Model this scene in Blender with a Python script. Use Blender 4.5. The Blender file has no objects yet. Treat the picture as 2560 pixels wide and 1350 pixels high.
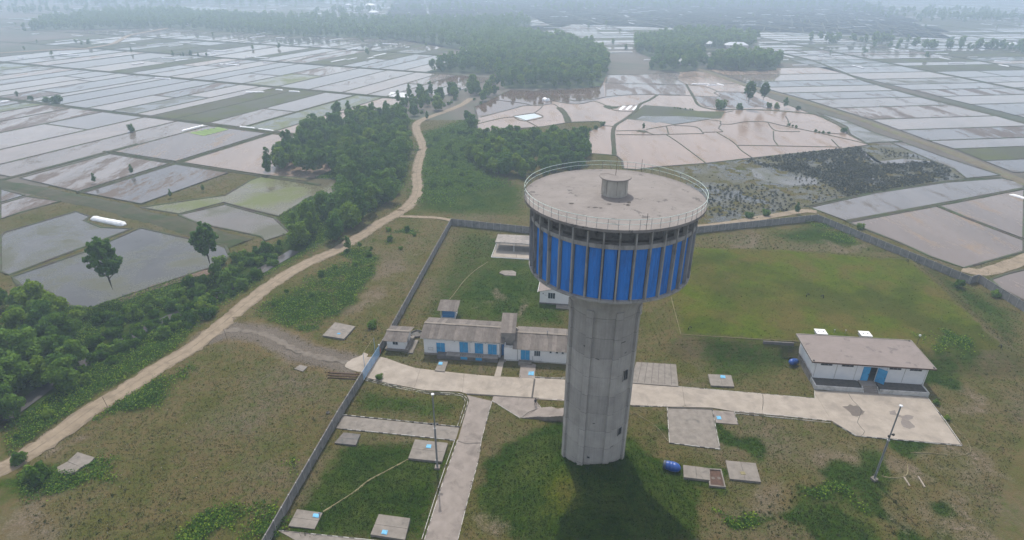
import bpy, math, random
import numpy as np
from mathutils import Vector, Matrix
R = math.radians
rnd = random.Random(7)
rng = np.random.default_rng(7)
sc = bpy.context.scene
COL = sc.collection

# ------------------------------------------------------------------ camera, sky, sun, exposure
HC = 78.0; FPX = 1510.55; PITCH = .46209; ROLL = .00527
Fv = np.array([0, math.cos(PITCH), -math.sin(PITCH)]); Rv = np.array([1., 0, 0]); Uv = np.cross(Rv, Fv)
R2 = math.cos(ROLL)*Rv + math.sin(ROLL)*Uv; U2 = -math.sin(ROLL)*Rv + math.cos(ROLL)*Uv
cd = bpy.data.cameras.new('camera'); cam = bpy.data.objects.new('camera', cd); COL.objects.link(cam)
cam.matrix_world = Matrix(((R2[0], U2[0], -Fv[0], 0), (R2[1], U2[1], -Fv[1], 0), (R2[2], U2[2], -Fv[2], HC), (0, 0, 0, 1)))
cd.sensor_width = 36; cd.lens = 36*FPX/2560; cd.clip_start = 1; cd.clip_end = 30000
sc.camera = cam
SUN_EL, SUN_AZ = 59, -9          # azimuth from +y towards +x
w = bpy.data.worlds.new('World'); sc.world = w; w.use_nodes = True
nt = w.node_tree; bg = nt.nodes['Background']; sk = nt.nodes.new('ShaderNodeTexSky')
sk.sky_type = 'NISHITA'; sk.sun_disc = False; sk.sun_elevation = R(SUN_EL); sk.sun_rotation = R(SUN_AZ)
sk.dust_density = 3.0; sk.air_density = 1.0; sk.ozone_density = 1.0; sk.altitude = 0
mxs = nt.nodes.new('ShaderNodeMix'); mxs.data_type = 'RGBA'; mxs.inputs[0].default_value = .6   # thin milky overcast veiling the clear sky
mxs.inputs[7].default_value = (3.6, 3.55, 3.55, 1); nt.links.new(sk.outputs[0], mxs.inputs[6]); nt.links.new(mxs.outputs[2], bg.inputs[0]); bg.inputs[1].default_value = .15
sl = bpy.data.lights.new('sun', 'SUN'); sl.energy = 2.4; sl.angle = R(.8); sl.color = (1, .94, .86)
so = bpy.data.objects.new('sun', sl); COL.objects.link(so)
sd = Vector((math.sin(R(SUN_AZ))*math.cos(R(SUN_EL)), math.cos(R(SUN_AZ))*math.cos(R(SUN_EL)), math.sin(R(SUN_EL))))
so.rotation_euler = sd.to_track_quat('Z', 'Y').to_euler()
sc.view_settings.view_transform = 'Standard'; sc.view_settings.look = 'None'
sc.view_settings.gamma = 1; sc.view_settings.use_curve_mapping = False; sc.view_settings.exposure = 0.70
sc.cycles.volume_bounces = 3; sc.cycles.max_bounces = 6; sc.cycles.transparent_max_bounces = 6
sc.cycles.use_denoising = True; sc.cycles.caustics_reflective = False; sc.cycles.caustics_refractive = False
HAZE_DENSITY = .00063
HAZE_COLOR = (.64, .81, 1.0)

# ------------------------------------------------------------------ survey: photo sighting -> point on the ground
TILE = dict(A=(0, 0), B=(850, 0), C=(1660, 0), D=(0, 400), E=(850, 400), F=(1660, 400), K=(0, 875), L=(850, 875), M=(1660, 875))
def px(k, x, y):
    if k in TILE: return TILE[k][0] + x/2.8422, TILE[k][1] + y/2.8422
    return {'4': (930 + x/5.12, 740 + y/5.12), '5': (1960 + x/5.12, 800 + y/5.12), '8': (1220 + x/5.868, 570 + y/5.868),
            'S1': (1100 + x/4.267, 150 + y/4.267), 'S2': (1650 + x/4.267, 150 + y/4.267), 'S3': (x/4.267, 150 + y/4.267),
            'S4': (x/4.267, y/4.267), 'S5': (600 + x/4.267, y/4.267), 'G': (860 + x/8.44, 820 + y/8.44), 'P': (x, y)}[k]
def g(k, x, y, z=0):
    X, Y = px(k, x, y)
    d = Fv + R2*(X - 1280)/FPX - U2*(Y - 675)/FPX
    t = (z - HC)/d[2]
    return (float(d[0]*t), float(d[1]*t))
def gp(k, pts, z=0): return [g(k, x, y, z) for x, y in pts]
def gs(*a):
    out = []
    for k, *pts in a: out += gp(k, pts)
    return out

# ------------------------------------------------------------------ mesh helpers
def mesh_np(name, V, F, mats=(), midx=None, smooth=False):
    V = np.asarray(V, dtype=np.float32).reshape(-1, 3)
    me = bpy.data.meshes.new(name)
    if isinstance(F, np.ndarray):
        n, k = F.shape
        me.vertices.add(len(V)); me.vertices.foreach_set('co', V.ravel())
        me.loops.add(n*k); me.loops.foreach_set('vertex_index', F.astype(np.int32).ravel())
        me.polygons.add(n); me.polygons.foreach_set('loop_start', np.arange(0, n*k, k, dtype=np.int32))
        me.update(calc_edges=True)
    else:
        me.from_pydata(V.tolist(), [], F)
    for m in mats: me.materials.append(m)
    if midx is not None: me.polygons.foreach_set('material_index', np.asarray(midx, dtype=np.int32))
    if smooth: me.polygons.foreach_set('use_smooth', np.ones(len(me.polygons), dtype=bool))
    me.update(); return me
def link(name, me, parent=None, kind=None, loc=None, rot=None, **kw):
    o = bpy.data.objects.new(name, me); COL.objects.link(o)
    if parent is not None: o.parent = parent
    if loc is not None: o.location = loc
    if rot is not None: o.rotation_euler = rot
    if kind: o['kind'] = kind
    for k, v in kw.items():
        if v is not None: o[k] = v
    return o
def thing(name, label, cat, loc=(0, 0, 0), rotz=0, group=None):
    o = bpy.data.objects.new(name, None); COL.objects.link(o); o.empty_display_size = .5
    o.location = loc; o.rotation_euler = (0, 0, rotz); o['label'] = label; o['category'] = cat
    if group: o['group'] = group
    return o
def tag(o, label, cat, group=None):
    o['label'] = label; o['category'] = cat
    if group: o['group'] = group
    return o
class MB:
    def __init__(s): s.v = []; s.f = []; s.m = []
    def add(s, v, f, m=0):
        n = len(s.v); s.v += [tuple(p) for p in v]; s.f += [tuple(i + n for i in q) for q in f]; s.m += [m]*len(f); return s
    def box(s, x0, x1, y0, y1, z0, z1, m=0, rot=None):
        v = [(x0, y0, z0), (x1, y0, z0), (x1, y1, z0), (x0, y1, z0), (x0, y0, z1), (x1, y0, z1), (x1, y1, z1), (x0, y1, z1)]
        if rot:
            cx, cy, a = rot; c, q = math.cos(a), math.sin(a)
            v = [(cx + (x - cx)*c - (y - cy)*q, cy + (x - cx)*q + (y - cy)*c, z) for x, y, z in v]
        return s.add(v, [(3, 2, 1, 0), (4, 5, 6, 7), (0, 1, 5, 4), (1, 2, 6, 5), (2, 3, 7, 6), (3, 0, 4, 7)], m)
    def prism(s, poly, z0, z1, m=0):
        n = len(poly)
        a = sum(poly[i][0]*poly[(i+1) % n][1] - poly[(i+1) % n][0]*poly[i][1] for i in range(n))
        if a < 0: poly = poly[::-1]
        v = [(p[0], p[1], z0) for p in poly] + [(p[0], p[1], z1) for p in poly]
        f = [tuple(range(n-1, -1, -1)), tuple(range(n, 2*n))] + [(i, (i+1) % n, n + (i+1) % n, n + i) for i in range(n)]
        return s.add(v, f, m)
    def tube(s, pts, r, n=8, m=0, caps=True):
        pts = [Vector(p) for p in pts]; rs = r if isinstance(r, (list, tuple)) else [r]*len(pts)
        v = []; f = []
        for i, p in enumerate(pts):
            t = (pts[min(i+1, len(pts)-1)] - pts[max(i-1, 0)]).normalized()
            a = t.cross(Vector((0, 0, 1))) if abs(t.z) < .95 else t.cross(Vector((1, 0, 0)))
            a.normalize(); b = t.cross(a)
            for k in range(n):
                q = 2*math.pi*k/n; v.append(p + (a*math.cos(q) + b*math.sin(q))*rs[i])
        for i in range(len(pts)-1):
            for k in range(n):
                f.append((i*n + k, i*n + (k+1) % n, (i+1)*n + (k+1) % n, (i+1)*n + k))
        if caps: f += [tuple(range(n-1, -1, -1)), tuple((len(pts)-1)*n + k for k in range(n))]
        return s.add(v, f, m)
    def lathe(s, prof, n=48, m=0, a0=0, a1=2*math.pi, c=(0, 0)):
        full = abs(a1 - a0 - 2*math.pi) < 1e-6; k = n if full else n + 1
        v = []; f = []
        for r, z in prof:
            for i in range(k):
                a = a0 + (a1 - a0)*i/n; v.append((c[0] + r*math.cos(a), c[1] + r*math.sin(a), z))
        for j in range(len(prof)-1):
            for i in range(n):
                i2 = (i+1) % k
                f.append((j*k + i, j*k + i2, (j+1)*k + i2, (j+1)*k + i))
        return s.add(v, f, m)
    def obj(s, name, mats, parent=None, kind=None, smooth=False, **kw):
        if not isinstance(mats, (list, tuple)): mats = [mats]
        me = mesh_np(name, s.v, s.f, mats, s.m, smooth)
        return link(name, me, parent, kind, **kw)
def box(name, x0, x1, y0, y1, z0, z1, mat, parent=None, **kw): return MB().box(x0, x1, y0, y1, z0, z1).obj(name, mat, parent, **kw)
def frame4(mb, x0, x1, z0, z1, y0, y1, t, m=0):
    mb.box(x0, x1, y0, y1, z0, z0 + t, m); mb.box(x0, x1, y0, y1, z1 - t, z1, m)
    mb.box(x0, x0 + t, y0, y1, z0 + t, z1 - t, m); mb.box(x1 - t, x1, y0, y1, z0 + t, z1 - t, m)

# ------------------------------------------------------------------ materials
def nodes(name):
    m = bpy.data.materials.new(name); m.use_nodes = True
    N = m.node_tree.nodes; L = m.node_tree.links; return m, N, L, N['Principled BSDF']
def noise(N, L, vec, scale, detail=4, rough=.55, dist=0):
    n = N.new('ShaderNodeTexNoise'); n.inputs['Scale'].default_value = scale; n.inputs['Detail'].default_value = detail
    n.inputs['Roughness'].default_value = rough; n.inputs['Distortion'].default_value = dist
    if vec is not None: L.new(vec, n.inputs['Vector'])
    return n.outputs[0]
def ramp(N, L, fac, stops):
    r = N.new('ShaderNodeValToRGB'); L.new(fac, r.inputs[0]); e = r.color_ramp.elements
    while len(e) < len(stops): e.new(.5)
    for i, (p, c) in enumerate(stops):
        e[i].position = p; e[i].color = (*c, 1) if isinstance(c, (tuple, list)) else (c, c, c, 1)
    return r.outputs[0]
def mix(N, L, fac, a, b, mode='MIX'):
    n = N.new('ShaderNodeMix'); n.data_type = 'RGBA'; n.blend_type = mode
    for s, v in ((n.inputs[0], fac), (n.inputs[6], a), (n.inputs[7], b)):
        if isinstance(v, (int, float)): s.default_value = v
        elif isinstance(v, tuple): s.default_value = (*v, 1)
        else: L.new(v, s)
    return n.outputs[2]
def mth(N, L, op, a, b=None, c=None, clamp=False):
    n = N.new('ShaderNodeMath'); n.operation = op; n.use_clamp = clamp
    for i, v in enumerate((a, b, c)):
        if v is None: continue
        if isinstance(v, (int, float)): n.inputs[i].default_value = v
        else: L.new(v, n.inputs[i])
    return n.outputs[0]
def bump(N, L, bs, h, strength=.3, dist=.05):
    b = N.new('ShaderNodeBump'); b.inputs['Strength'].default_value = strength; b.inputs['Distance'].default_value = dist
    L.new(h, b.inputs['Height']); L.new(b.outputs[0], bs.inputs['Normal'])
def coords(N, L, kind='pos', scale=(1, 1, 1), rot=0):
    if kind == 'pos': o = N.new('ShaderNodeNewGeometry').outputs['Position']
    else: o = N.new('ShaderNodeTexCoord').outputs['Object']
    if scale != (1, 1, 1) or rot:
        m = N.new('ShaderNodeMapping'); m.inputs['Scale'].default_value = scale; m.inputs['Rotation'].default_value = (0, 0, rot)
        L.new(o, m.inputs[0]); o = m.outputs[0]
    return o
def surf(name, a, b, scale=1.5, rough=.85, dark=None, dscale=.35, bmp=.2, kind='pos', stretch=(1, 1, 1), spec=.3, dlo=.5, dhi=.7, fine=9):
    m, N, L, bs = nodes(name); v = coords(N, L, kind, stretch)
    c = mix(N, L, ramp(N, L, noise(N, L, v, scale, 6, .6), [(.3, 0.), (.7, 1.)]), a, b)
    if dark: c = mix(N, L, ramp(N, L, noise(N, L, v, dscale, 7, .65, .6), [(dlo, 0.), (dhi, 1.)]), c, dark)
    f = noise(N, L, v, fine, 5, .7)
    c = mix(N, L, .22, c, mix(N, L, f, (.25, .25, .25), (1, 1, 1)), 'MULTIPLY')
    L.new(c, bs.inputs['Base Color']); bs.inputs['Roughness'].default_value = rough; bs.inputs['Specular IOR Level'].default_value = spec
    if bmp: bump(N, L, bs, f, bmp, .04)
    return m
def plain(name, c, rough=.5, metal=0, var=.15):
    m, N, L, bs = nodes(name); v = coords(N, L)
    f = noise(N, L, v, 2.2, 6, .65)
    L.new(mix(N, L, ramp(N, L, f, [(.3, 0.), (.75, 1.)]), tuple(x*(1 - var) for x in c), c), bs.inputs['Base Color'])
    bs.inputs['Roughness'].default_value = rough; bs.inputs['Metallic'].default_value = metal
    return m
def water(name, base, mud, amount=.45, scale=.12, rough=.06, fine=1.6, rot=0, stretch=(1, 1, 1), mudrough=.5, soft=.08, bmp=.02):
    """shallow paddy water over soil; 'mud' breaks the surface where the noise is above 'amount'"""
    m, N, L, bs = nodes(name); v = coords(N, L, 'pos', stretch, rot)
    big = noise(N, L, v, scale, 5, .55, .4); fn = noise(N, L, v, fine, 6, .75)
    n = mth(N, L, 'ADD', mth(N, L, 'MULTIPLY', big, .6), mth(N, L, 'MULTIPLY', fn, .4))
    k = ramp(N, L, n, [(amount, 0.), (min(amount + soft, 1), 1.)])
    b2 = mix(N, L, ramp(N, L, noise(N, L, v, .05, 6, .65, .5), [(.3, 0.), (.7, 1.)]), tuple(x*.72 for x in base), tuple(min(1, x*1.1) for x in base))
    oi = N.new('ShaderNodeObjectInfo')
    b2 = mix(N, L, .8, b2, ramp(N, L, oi.outputs['Random'], [(0., (.30, .34, .42)), (.4, (.66, .69, .76)), (.75, (.9, .88, .9)), (1., (.80, .66, .56))]), 'MULTIPLY')
    md = mix(N, L, fn, tuple(x*.7 for x in mud), tuple(x*1.25 for x in mud))
    L.new(mix(N, L, k, b2, md), bs.inputs['Base Color'])
    L.new(mth(N, L, 'ADD', rough, mth(N, L, 'MULTIPLY', k, mudrough)), bs.inputs['Roughness'])
    bs.inputs['IOR'].default_value = 1.33
    bump(N, L, bs, mth(N, L, 'ADD', mth(N, L, 'MULTIPLY', noise(N, L, v, 3, 3), bmp), mth(N, L, 'MULTIPLY', k, .6)), .25, .12)
    return m
def leaf(name, a, b, trans=.25, kind='obj'):
    m, N, L, bs = nodes(name)
    oi = N.new('ShaderNodeObjectInfo'); v = coords(N, L, 'pos')
    c = mix(N, L, ramp(N, L, noise(N, L, v, .55, 3), [(.35, 0.), (.65, 1.)]), a, b)
    c = mix(N, L, .75, c, ramp(N, L, oi.outputs['Random'], [(0., (.50, .68, .75)), (.35, (.8, .9, .85)), (.7, (1., 1.05, .8)), (1., (1.5, 1.3, .7))]), 'MULTIPLY')
    c = mix(N, L, .35, c, ramp(N, L, noise(N, L, v, 4.5, 2), [(.3, .4), (.7, 1.5)]), 'MULTIPLY')
    L.new(c, bs.inputs['Base Color']); bs.inputs['Roughness'].default_value = .75; bs.inputs['Specular IOR Level'].default_value = .06
    t = N.new('ShaderNodeBsdfTranslucent'); L.new(c, t.inputs[0]); mx = N.new('ShaderNodeMixShader'); mx.inputs[0].default_value = trans
    L.new(bs.outputs[0], mx.inputs[1]); L.new(t.outputs[0], mx.inputs[2]); L.new(mx.outputs[0], N['Material Output'].inputs[0])
    return m

M = {}
M['concrete'] = surf('weathered_concrete', (.23, .21, .19), (.32, .29, .265), 1.2, .9, (.17, .16, .15), .5, .2)
M['road'] = surf('pale_concrete_paving', (.27, .235, .195), (.37, .325, .275), .45, .9, (.20, .175, .15), .22, .12, dlo=.52, dhi=.75)
M['roaddark'] = surf('grey_concrete_paving', (.205, .178, .158), (.28, .245, .22), .5, .9, (.15, .13, .115), .35, .12)
M['slab'] = surf('stained_concrete_slab', (.17, .152, .132), (.25, .225, .198), .9, .9, (.13, .12, .105), .55, .2, dlo=.56, dhi=.68)
M['slabdark'] = surf('dark_concrete_slab', (.125, .115, .11), (.18, .165, .155), 1.1, .9, (.07, .085, .08), .6, .2)
M['wallpanel'] = surf('grey_precast_concrete', (.18, .175, .17), (.27, .26, .25), .8, .9, (.11, .11, .11), .5, .2)
M['post'] = surf('precast_post_concrete', (.27, .26, .25), (.35, .34, .33), 1, .9)
M['coping'] = surf('dark_coping', (.13, .125, .125), (.20, .19, .19), 1, .9)
M['white'] = surf('whitewashed_render', (.70, .71, .73), (.80, .80, .80), .6, .85, (.50, .50, .50), .5, .08, dlo=.62, dhi=.8)
M['whiteg'] = surf('grimy_whitewash', (.42, .42, .41), (.58, .57, .55), 1.0, .9, (.22, .21, .19), .8, .1)
M['blue'] = surf('deep_blue_sheet', (.018, .18, .60), (.030, .23, .72), .7, .65, (.030, .13, .40), .8, .05, stretch=(1, 1, .15), spec=.2)
M['door'] = surf('bright_blue_paint', (.03, .27, .55), (.05, .34, .63), .9, .55, (.03, .20, .42), .8, .05)
M['hatch'] = surf('sky_blue_hatch', (.10, .36, .58), (.15, .46, .70), 2, .6, (.12, .22, .30), 1.5, .05)
M['kioskblue'] = plain('mid_blue_paint', (.03, .17, .42), .5)
M['tank'] = plain('blue_plastic', (.015, .07, .30), .35)
M['tankdark'] = plain('faded_tank_end', (.05, .07, .11), .5)
M['glass'] = plain('dark_window_glass', (.02, .035, .05), .1)
M['wframe'] = plain('white_window_frame', (.6, .62, .64), .5)
M['dark'] = plain('dark_opening', (.015, .015, .017), .8)
M['steel'] = plain('galvanised_steel', (.38, .39, .41), .45, .5)
M['steelgrey'] = plain('grey_painted_steel', (.25, .26, .28), .5, .3)
M['railgreen'] = plain('pale_green_rail', (.50, .62, .58), .5)
M['black'] = plain('black_iron', (.012, .012, .012), .5)
M['rust'] = surf('rusty_steel', (.06, .035, .025), (.12, .07, .05), 3, .9)
M['bark'] = surf('tree_bark', (.055, .045, .036), (.09, .078, .062), 3, .95)
M['kerbw'] = surf('white_kerb_paint', (.36, .35, .33), (.52, .51, .48), 3, .85, (.22, .21, .19), 2, .1)
M['kerbb'] = plain('black_kerb_paint', (.09, .085, .085), .8)
M['groove'] = surf('dark_drain_channel', (.05, .045, .04), (.10, .09, .08), 2, .9)
M['dirt'] = surf('sandy_track', (.215, .17, .118), (.29, .235, .17), .6, .95, (.16, .125, .085), .4, .3)
M['gravel'] = surf('grey_gravel', (.17, .155, .14), (.26, .24, .22), 1.5, .95, (.12, .11, .10), .4, .5, fine=5)
M['gravelworn'] = surf('worn_gravel', (.12, .10, .08), (.19, .165, .135), .9, .95, (.09, .078, .062), .5, .3)
M['rubble'] = surf('crumbled_grass_edge', (.19, .165, .08), (.27, .24, .14), 3, .95)
M['redearth'] = surf('reddish_bare_earth', (.12, .08, .06), (.19, .13, .10), 1.5, .95)
M['plastic'] = plain('white_plastic_film', (.78, .80, .83), .4)
M['plasticthin'] = plain('pale_translucent_film', (.50, .58, .62), .3)
M['farroof'] = plain('pale_metal_roof', (.60, .63, .68), .5)
M['farwall'] = plain('far_house_wall', (.50, .48, .45), .8)
M['stain'] = surf('wet_stain', (.10, .085, .07), (.15, .125, .105), 2, .35, bmp=.0)
M['puddle'] = surf('damp_concrete', (.15, .13, .115), (.21, .18, .16), 2, .6, bmp=0)
# fibre-cement roof
m, N, L, bs = nodes('corrugated_fibre_cement'); v = coords(N, L)
c = mix(N, L, ramp(N, L, noise(N, L, v, .9, 6, .65), [(.3, 0.), (.7, 1.)]), (.14, .12, .105), (.22, .195, .175))
c = mix(N, L, ramp(N, L, noise(N, L, coords(N, L, 'pos', (1, .15, 1)), 3, 5, .7), [(.5, 0.), (.7, 1.)]), c, (.13, .11, .10))
oi = N.new('ShaderNodeObjectInfo'); c = mix(N, L, 1., c, ramp(N, L, oi.outputs['Random'], [(0., .72), (1., 1.12)]), 'MULTIPLY')
L.new(c, bs.inputs['Base Color']); bs.inputs['Roughness'].default_value = .9; M['corr'] = m
# flat roof screed (tower deck, building roof)
def screed(name, a, b, patch):
    m, N, L, bs = nodes(name); v = coords(N, L)
    c = mix(N, L, ramp(N, L, noise(N, L, v, .25, 7, .7, .5), [(.3, 0.), (.7, 1.)]), a, b)
    c = mix(N, L, ramp(N, L, noise(N, L, coords(N, L, 'pos', (1, 3.5, 1)), .8, 6, .8), [(.35, .0), (.75, .55)]), c, tuple(x*1.18 for x in b))
    c = mix(N, L, ramp(N, L, noise(N, L, coords(N, L, 'pos', (1, 1, 1), .5), .42, 5, .75, .3), [(.60, 0.), (.64, .85)]), c, patch)
    f = noise(N, L, v, 8, 5, .75)
    c = mix(N, L, .3, c, mix(N, L, f, (.4, .4, .4), (1.1, 1.1, 1.1)), 'MULTIPLY')
    L.new(c, bs.inputs['Base Color']); bs.inputs['Roughness'].default_value = .92; bump(N, L, bs, f, .3, .04); return m
M['deck'] = screed('roof_deck_screed', (.150, .135, .126), (.235, .215, .203), (.085, .08, .076))
M['broof'] = screed('building_roof_screed', (.165, .138, .125), (.23, .195, .18), (.13, .11, .105))
# tower shaft concrete: pour bands, vertical shuttering streaks
m, N, L, bs = nodes('tower_shaft_concrete'); v = coords(N, L)
sep = N.new('ShaderNodeSeparateXYZ'); L.new(v, sep.inputs[0])
cm = N.new('ShaderNodeCombineXYZ'); L.new(mth(N, L, 'FLOOR', mth(N, L, 'DIVIDE', sep.outputs[2], 3.55)), cm.inputs[2])
dv = N.new('ShaderNodeVectorMath'); dv.operation = 'SUBTRACT'; L.new(v, dv.inputs[0]); dv.inputs[1].default_value = (14.44, 81.62, 0)
s2 = N.new('ShaderNodeSeparateXYZ'); L.new(dv.outputs[0], s2.inputs[0])
ang = mth(N, L, 'ARCTAN2', s2.outputs[1], s2.outputs[0])
cu = N.new('ShaderNodeCombineXYZ'); L.new(mth(N, L, 'MULTIPLY', ang, 6), cu.inputs[0]); L.new(mth(N, L, 'MULTIPLY', sep.outputs[2], .05), cu.inputs[1])

wn = N.new('ShaderNodeTexWhiteNoise'); wn.noise_dimensions = '3D'; L.new(cm.outputs[0], wn.inputs[0])
c = mix(N, L, ramp(N, L, noise(N, L, v, .35, 7, .65), [(.3, 0.), (.7, 1.)]), (.32, .30, .28), (.44, .415, .385))
c = mix(N, L, .30, c, ramp(N, L, wn.outputs[0], [(0., .55), (1., 1.25)]), 'MULTIPLY')
stv = noise(N, L, cu.outputs[0], 2.6, 6, .75)
c = mix(N, L, .45, c, ramp(N, L, stv, [(.25, .55), (.65, 1.1)]), 'MULTIPLY')
fr = mth(N, L, 'FRACT', mth(N, L, 'DIVIDE', sep.outputs[2], 3.55))
seam = mth(N, L, 'LESS_THAN', fr, mth(N, L, 'MULTIPLY', noise(N, L, v, .9, 4), .045))
c = mix(N, L, mth(N, L, 'MULTIPLY', seam, .6), c, (.10, .095, .09))
f = noise(N, L, v, 6, 6, .75); c = mix(N, L, .3, c, mix(N, L, f, (.35, .35, .35), (1.15, 1.15, 1.15)), 'MULTIPLY')
L.new(c, bs.inputs['Base Color']); bs.inputs['Roughness'].default_value = .92; bump(N, L, bs, mth(N, L, 'ADD', f, mth(N, L, 'MULTIPLY', stv, .5)), .35, .05)
M['shaft'] = m
M['fin'] = surf('tower_fin_concrete', (.26, .25, .24), (.37, .36, .34), 1.0, .9, (.14, .135, .13), .7, .2, stretch=(1, 1, .3))
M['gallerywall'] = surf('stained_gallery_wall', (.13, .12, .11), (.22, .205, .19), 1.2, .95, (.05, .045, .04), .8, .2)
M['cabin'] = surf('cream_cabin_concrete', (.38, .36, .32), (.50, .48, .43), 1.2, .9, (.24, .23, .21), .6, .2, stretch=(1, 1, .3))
M['gallery'] = surf('dark_gallery_concrete', (.07, .065, .06), (.12, .11, .105), 1.5, .95, (.02, .02, .02), .9, .2)  # very dark grey concrete with near-black mottling

# leaves, grass
M['leafdark'] = leaf('dark_broadleaf', (.072, .145, .026), (.135, .23, .036), .4)
M['leafmid'] = leaf('mid_broadleaf', (.098, .18, .028), (.17, .265, .038), .4)
M['leaflight'] = leaf('light_poplar_leaf', (.085, .17, .028), (.135, .23, .042), .45)
M['leaffar'] = leaf('far_wood_leaf', (.10, .17, .045), (.16, .25, .06), .4)  # paler leaf for distant woods: some of the haze is put into the colour
M['leafbramble'] = leaf('bramble_leaf', (.045, .108, .009), (.095, .175, .016), .35)
M['grassg'] = leaf('green_grass_blade', (.020, .048, .003), (.042, .078, .005), .3)
M['grassd'] = leaf('dry_grass_blade', (.10, .08, .032), (.15, .12, .058), .3)
M['sedge'] = leaf('dark_sedge', (.060, .056, .036), (.10, .088, .055), .2)
M['grasso'] = leaf('olive_grass_blade', (.045, .057, .008), (.078, .078, .015), .3)

# near ground with painted cover weights
m, N, L, bs = nodes('mixed_ground_cover'); v = coords(N, L)
def att(n):
    a = N.new('ShaderNodeAttribute'); a.attribute_name = n; return a.outputs['Fac']
n1 = noise(N, L, v, .10, 6, .6, .3); n2 = noise(N, L, v, .55, 6, .7); n3 = noise(N, L, v, 3.2, 6, .75); n4 = noise(N, L, v, .035, 5, .6, .4)
dry = mix(N, L, ramp(N, L, n2, [(.3, 0.), (.7, 1.)]), (.104, .078, .032), (.178, .134, .068))
dry = mix(N, L, ramp(N, L, n1, [(.45, 0.), (.62, .75)]), dry, (.056, .058, .011))
dry = mix(N, L, ramp(N, L, n4, [(.50, 0.), (.66, .6)]), dry, (.145, .118, .088))
grn = mix(N, L, ramp(N, L, n2, [(.3, 0.), (.7, 1.)]), (.013, .034, .002), (.036, .068, .004))
grn = mix(N, L, ramp(N, L, n1, [(.45, 0.), (.7, .6)]), grn, (.064, .074, .016))
moss = mix(N, L, ramp(N, L, n2, [(.3, 0.), (.7, 1.)]), (.050, .076, .003), (.084, .108, .005))
moss = mix(N, L, ramp(N, L, n1, [(.42, 0.), (.62, .85)]), moss, (.085, .066, .018))
moss = mix(N, L, ramp(N, L, n4, [(.50, 0.), (.60, .7)]), moss, (.034, .048, .004))
bare = mix(N, L, ramp(N, L, n2, [(.3, 0.), (.7, 1.)]), (.11, .083, .058), (.18, .142, .108))
lush = mix(N, L, ramp(N, L, n3, [(.3, 0.), (.7, 1.)]), (.012, .030, .002), (.044, .080, .006))
def wgt(a, k=.45):  # edge of a cover patch broken up by noise
    return ramp(N, L, mth(N, L, 'ADD', a, mth(N, L, 'MULTIPLY', mth(N, L, 'SUBTRACT', mth(N, L, 'ADD', mth(N, L, 'MULTIPLY', n2, .6), mth(N, L, 'MULTIPLY', n3, .4)), .5), 1.6)), [(.30, 0.), (.70, 1.)])
c = mix(N, L, wgt(att('grn')), dry, grn); c = mix(N, L, wgt(att('bare')), c, bare); c = mix(N, L, wgt(att('moss')), c, moss); c = mix(N, L, wgt(att('lush')), c, lush)
c = mix(N, L, wgt(att('grav')), c, mix(N, L, ramp(N, L, noise(N, L, v, 6, 4, .8), [(.3, 0.), (.7, 1.)]), (.080, .066, .052), (.165, .142, .115)))
c = mix(N, L, .65, c, ramp(N, L, n3, [(.30, .30), (.70, 1.65)]), 'MULTIPLY')
c = mix(N, L, .4, c, ramp(N, L, n1, [(.3, .6), (.7, 1.3)]), 'MULTIPLY')
L.new(c, bs.inputs['Base Color']); bs.inputs['Roughness'].default_value = .95; bs.inputs['Specular IOR Level'].default_value = .02
bump(N, L, bs, mth(N, L, 'ADD', n3, n2), .7, .25); M['ground'] = m
M['farland'] = surf('wet_farmland', (.075, .064, .05), (.11, .095, .075), .03, .8, (.05, .062, .034), .012, .3, dlo=.45, dhi=.6, fine=.8)
M['bund'] = surf('muddy_bund', (.045, .036, .029), (.070, .057, .045), .5, .95, (.055, .075, .03), .15, .4, dlo=.42, dhi=.58, fine=3)
M['dike'] = surf('grassy_dike', (.045, .044, .020), (.072, .066, .036), .3, .95, (.028, .045, .008), .1, .4, dlo=.45, dhi=.62, fine=3)
M['dikeroad'] = surf('worn_dike_road', (.11, .092, .055), (.155, .13, .085), .3, .95, (.12, .125, .06), .15, .4, dlo=.48, dhi=.62, fine=3)
M['under'] = surf('dark_undergrowth', (.022, .042, .014), (.045, .075, .022), .8, .95, (.07, .08, .03), .2, .5, fine=3)
AL = R(22.5)
W = [water('clear_paddy_water', (.225, .19, .165), (.125, .10, .08), .60, .10, .05),
     water('rippled_paddy_water', (.19, .17, .155), (.09, .075, .062), .53, .14, .07, 1.1, AL, (1, .35, 1)),
     water('ploughed_wet_mud', (.22, .19, .168), (.085, .06, .045), .49, .10, .10, .9, AL, (1, .22, 1), soft=.05),
     water('stubble_paddy_water', (.14, .13, .112), (.065, .068, .04), .48, .07, .08, 2.2, 0, (1, 1, 1), soft=.10),
     water('weedy_green_paddy', (.13, .13, .085), (.085, .105, .018), .46, .06, .12, 1.4, soft=.12),
     water('brown_flooded_soil', (.13, .09, .068), (.10, .07, .05), .58, .08, .05, 1.0, R(8), (.4, 1, 1)),
     water('drained_green_field', (.055, .062, .025), (.072, .084, .028), .50, .05, .7, 1.2),
     water('pink_silty_water', (.285, .21, .158), (.20, .15, .11), .54, .15, .16, 1.5, AL, (1, .3, 1))]

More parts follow.
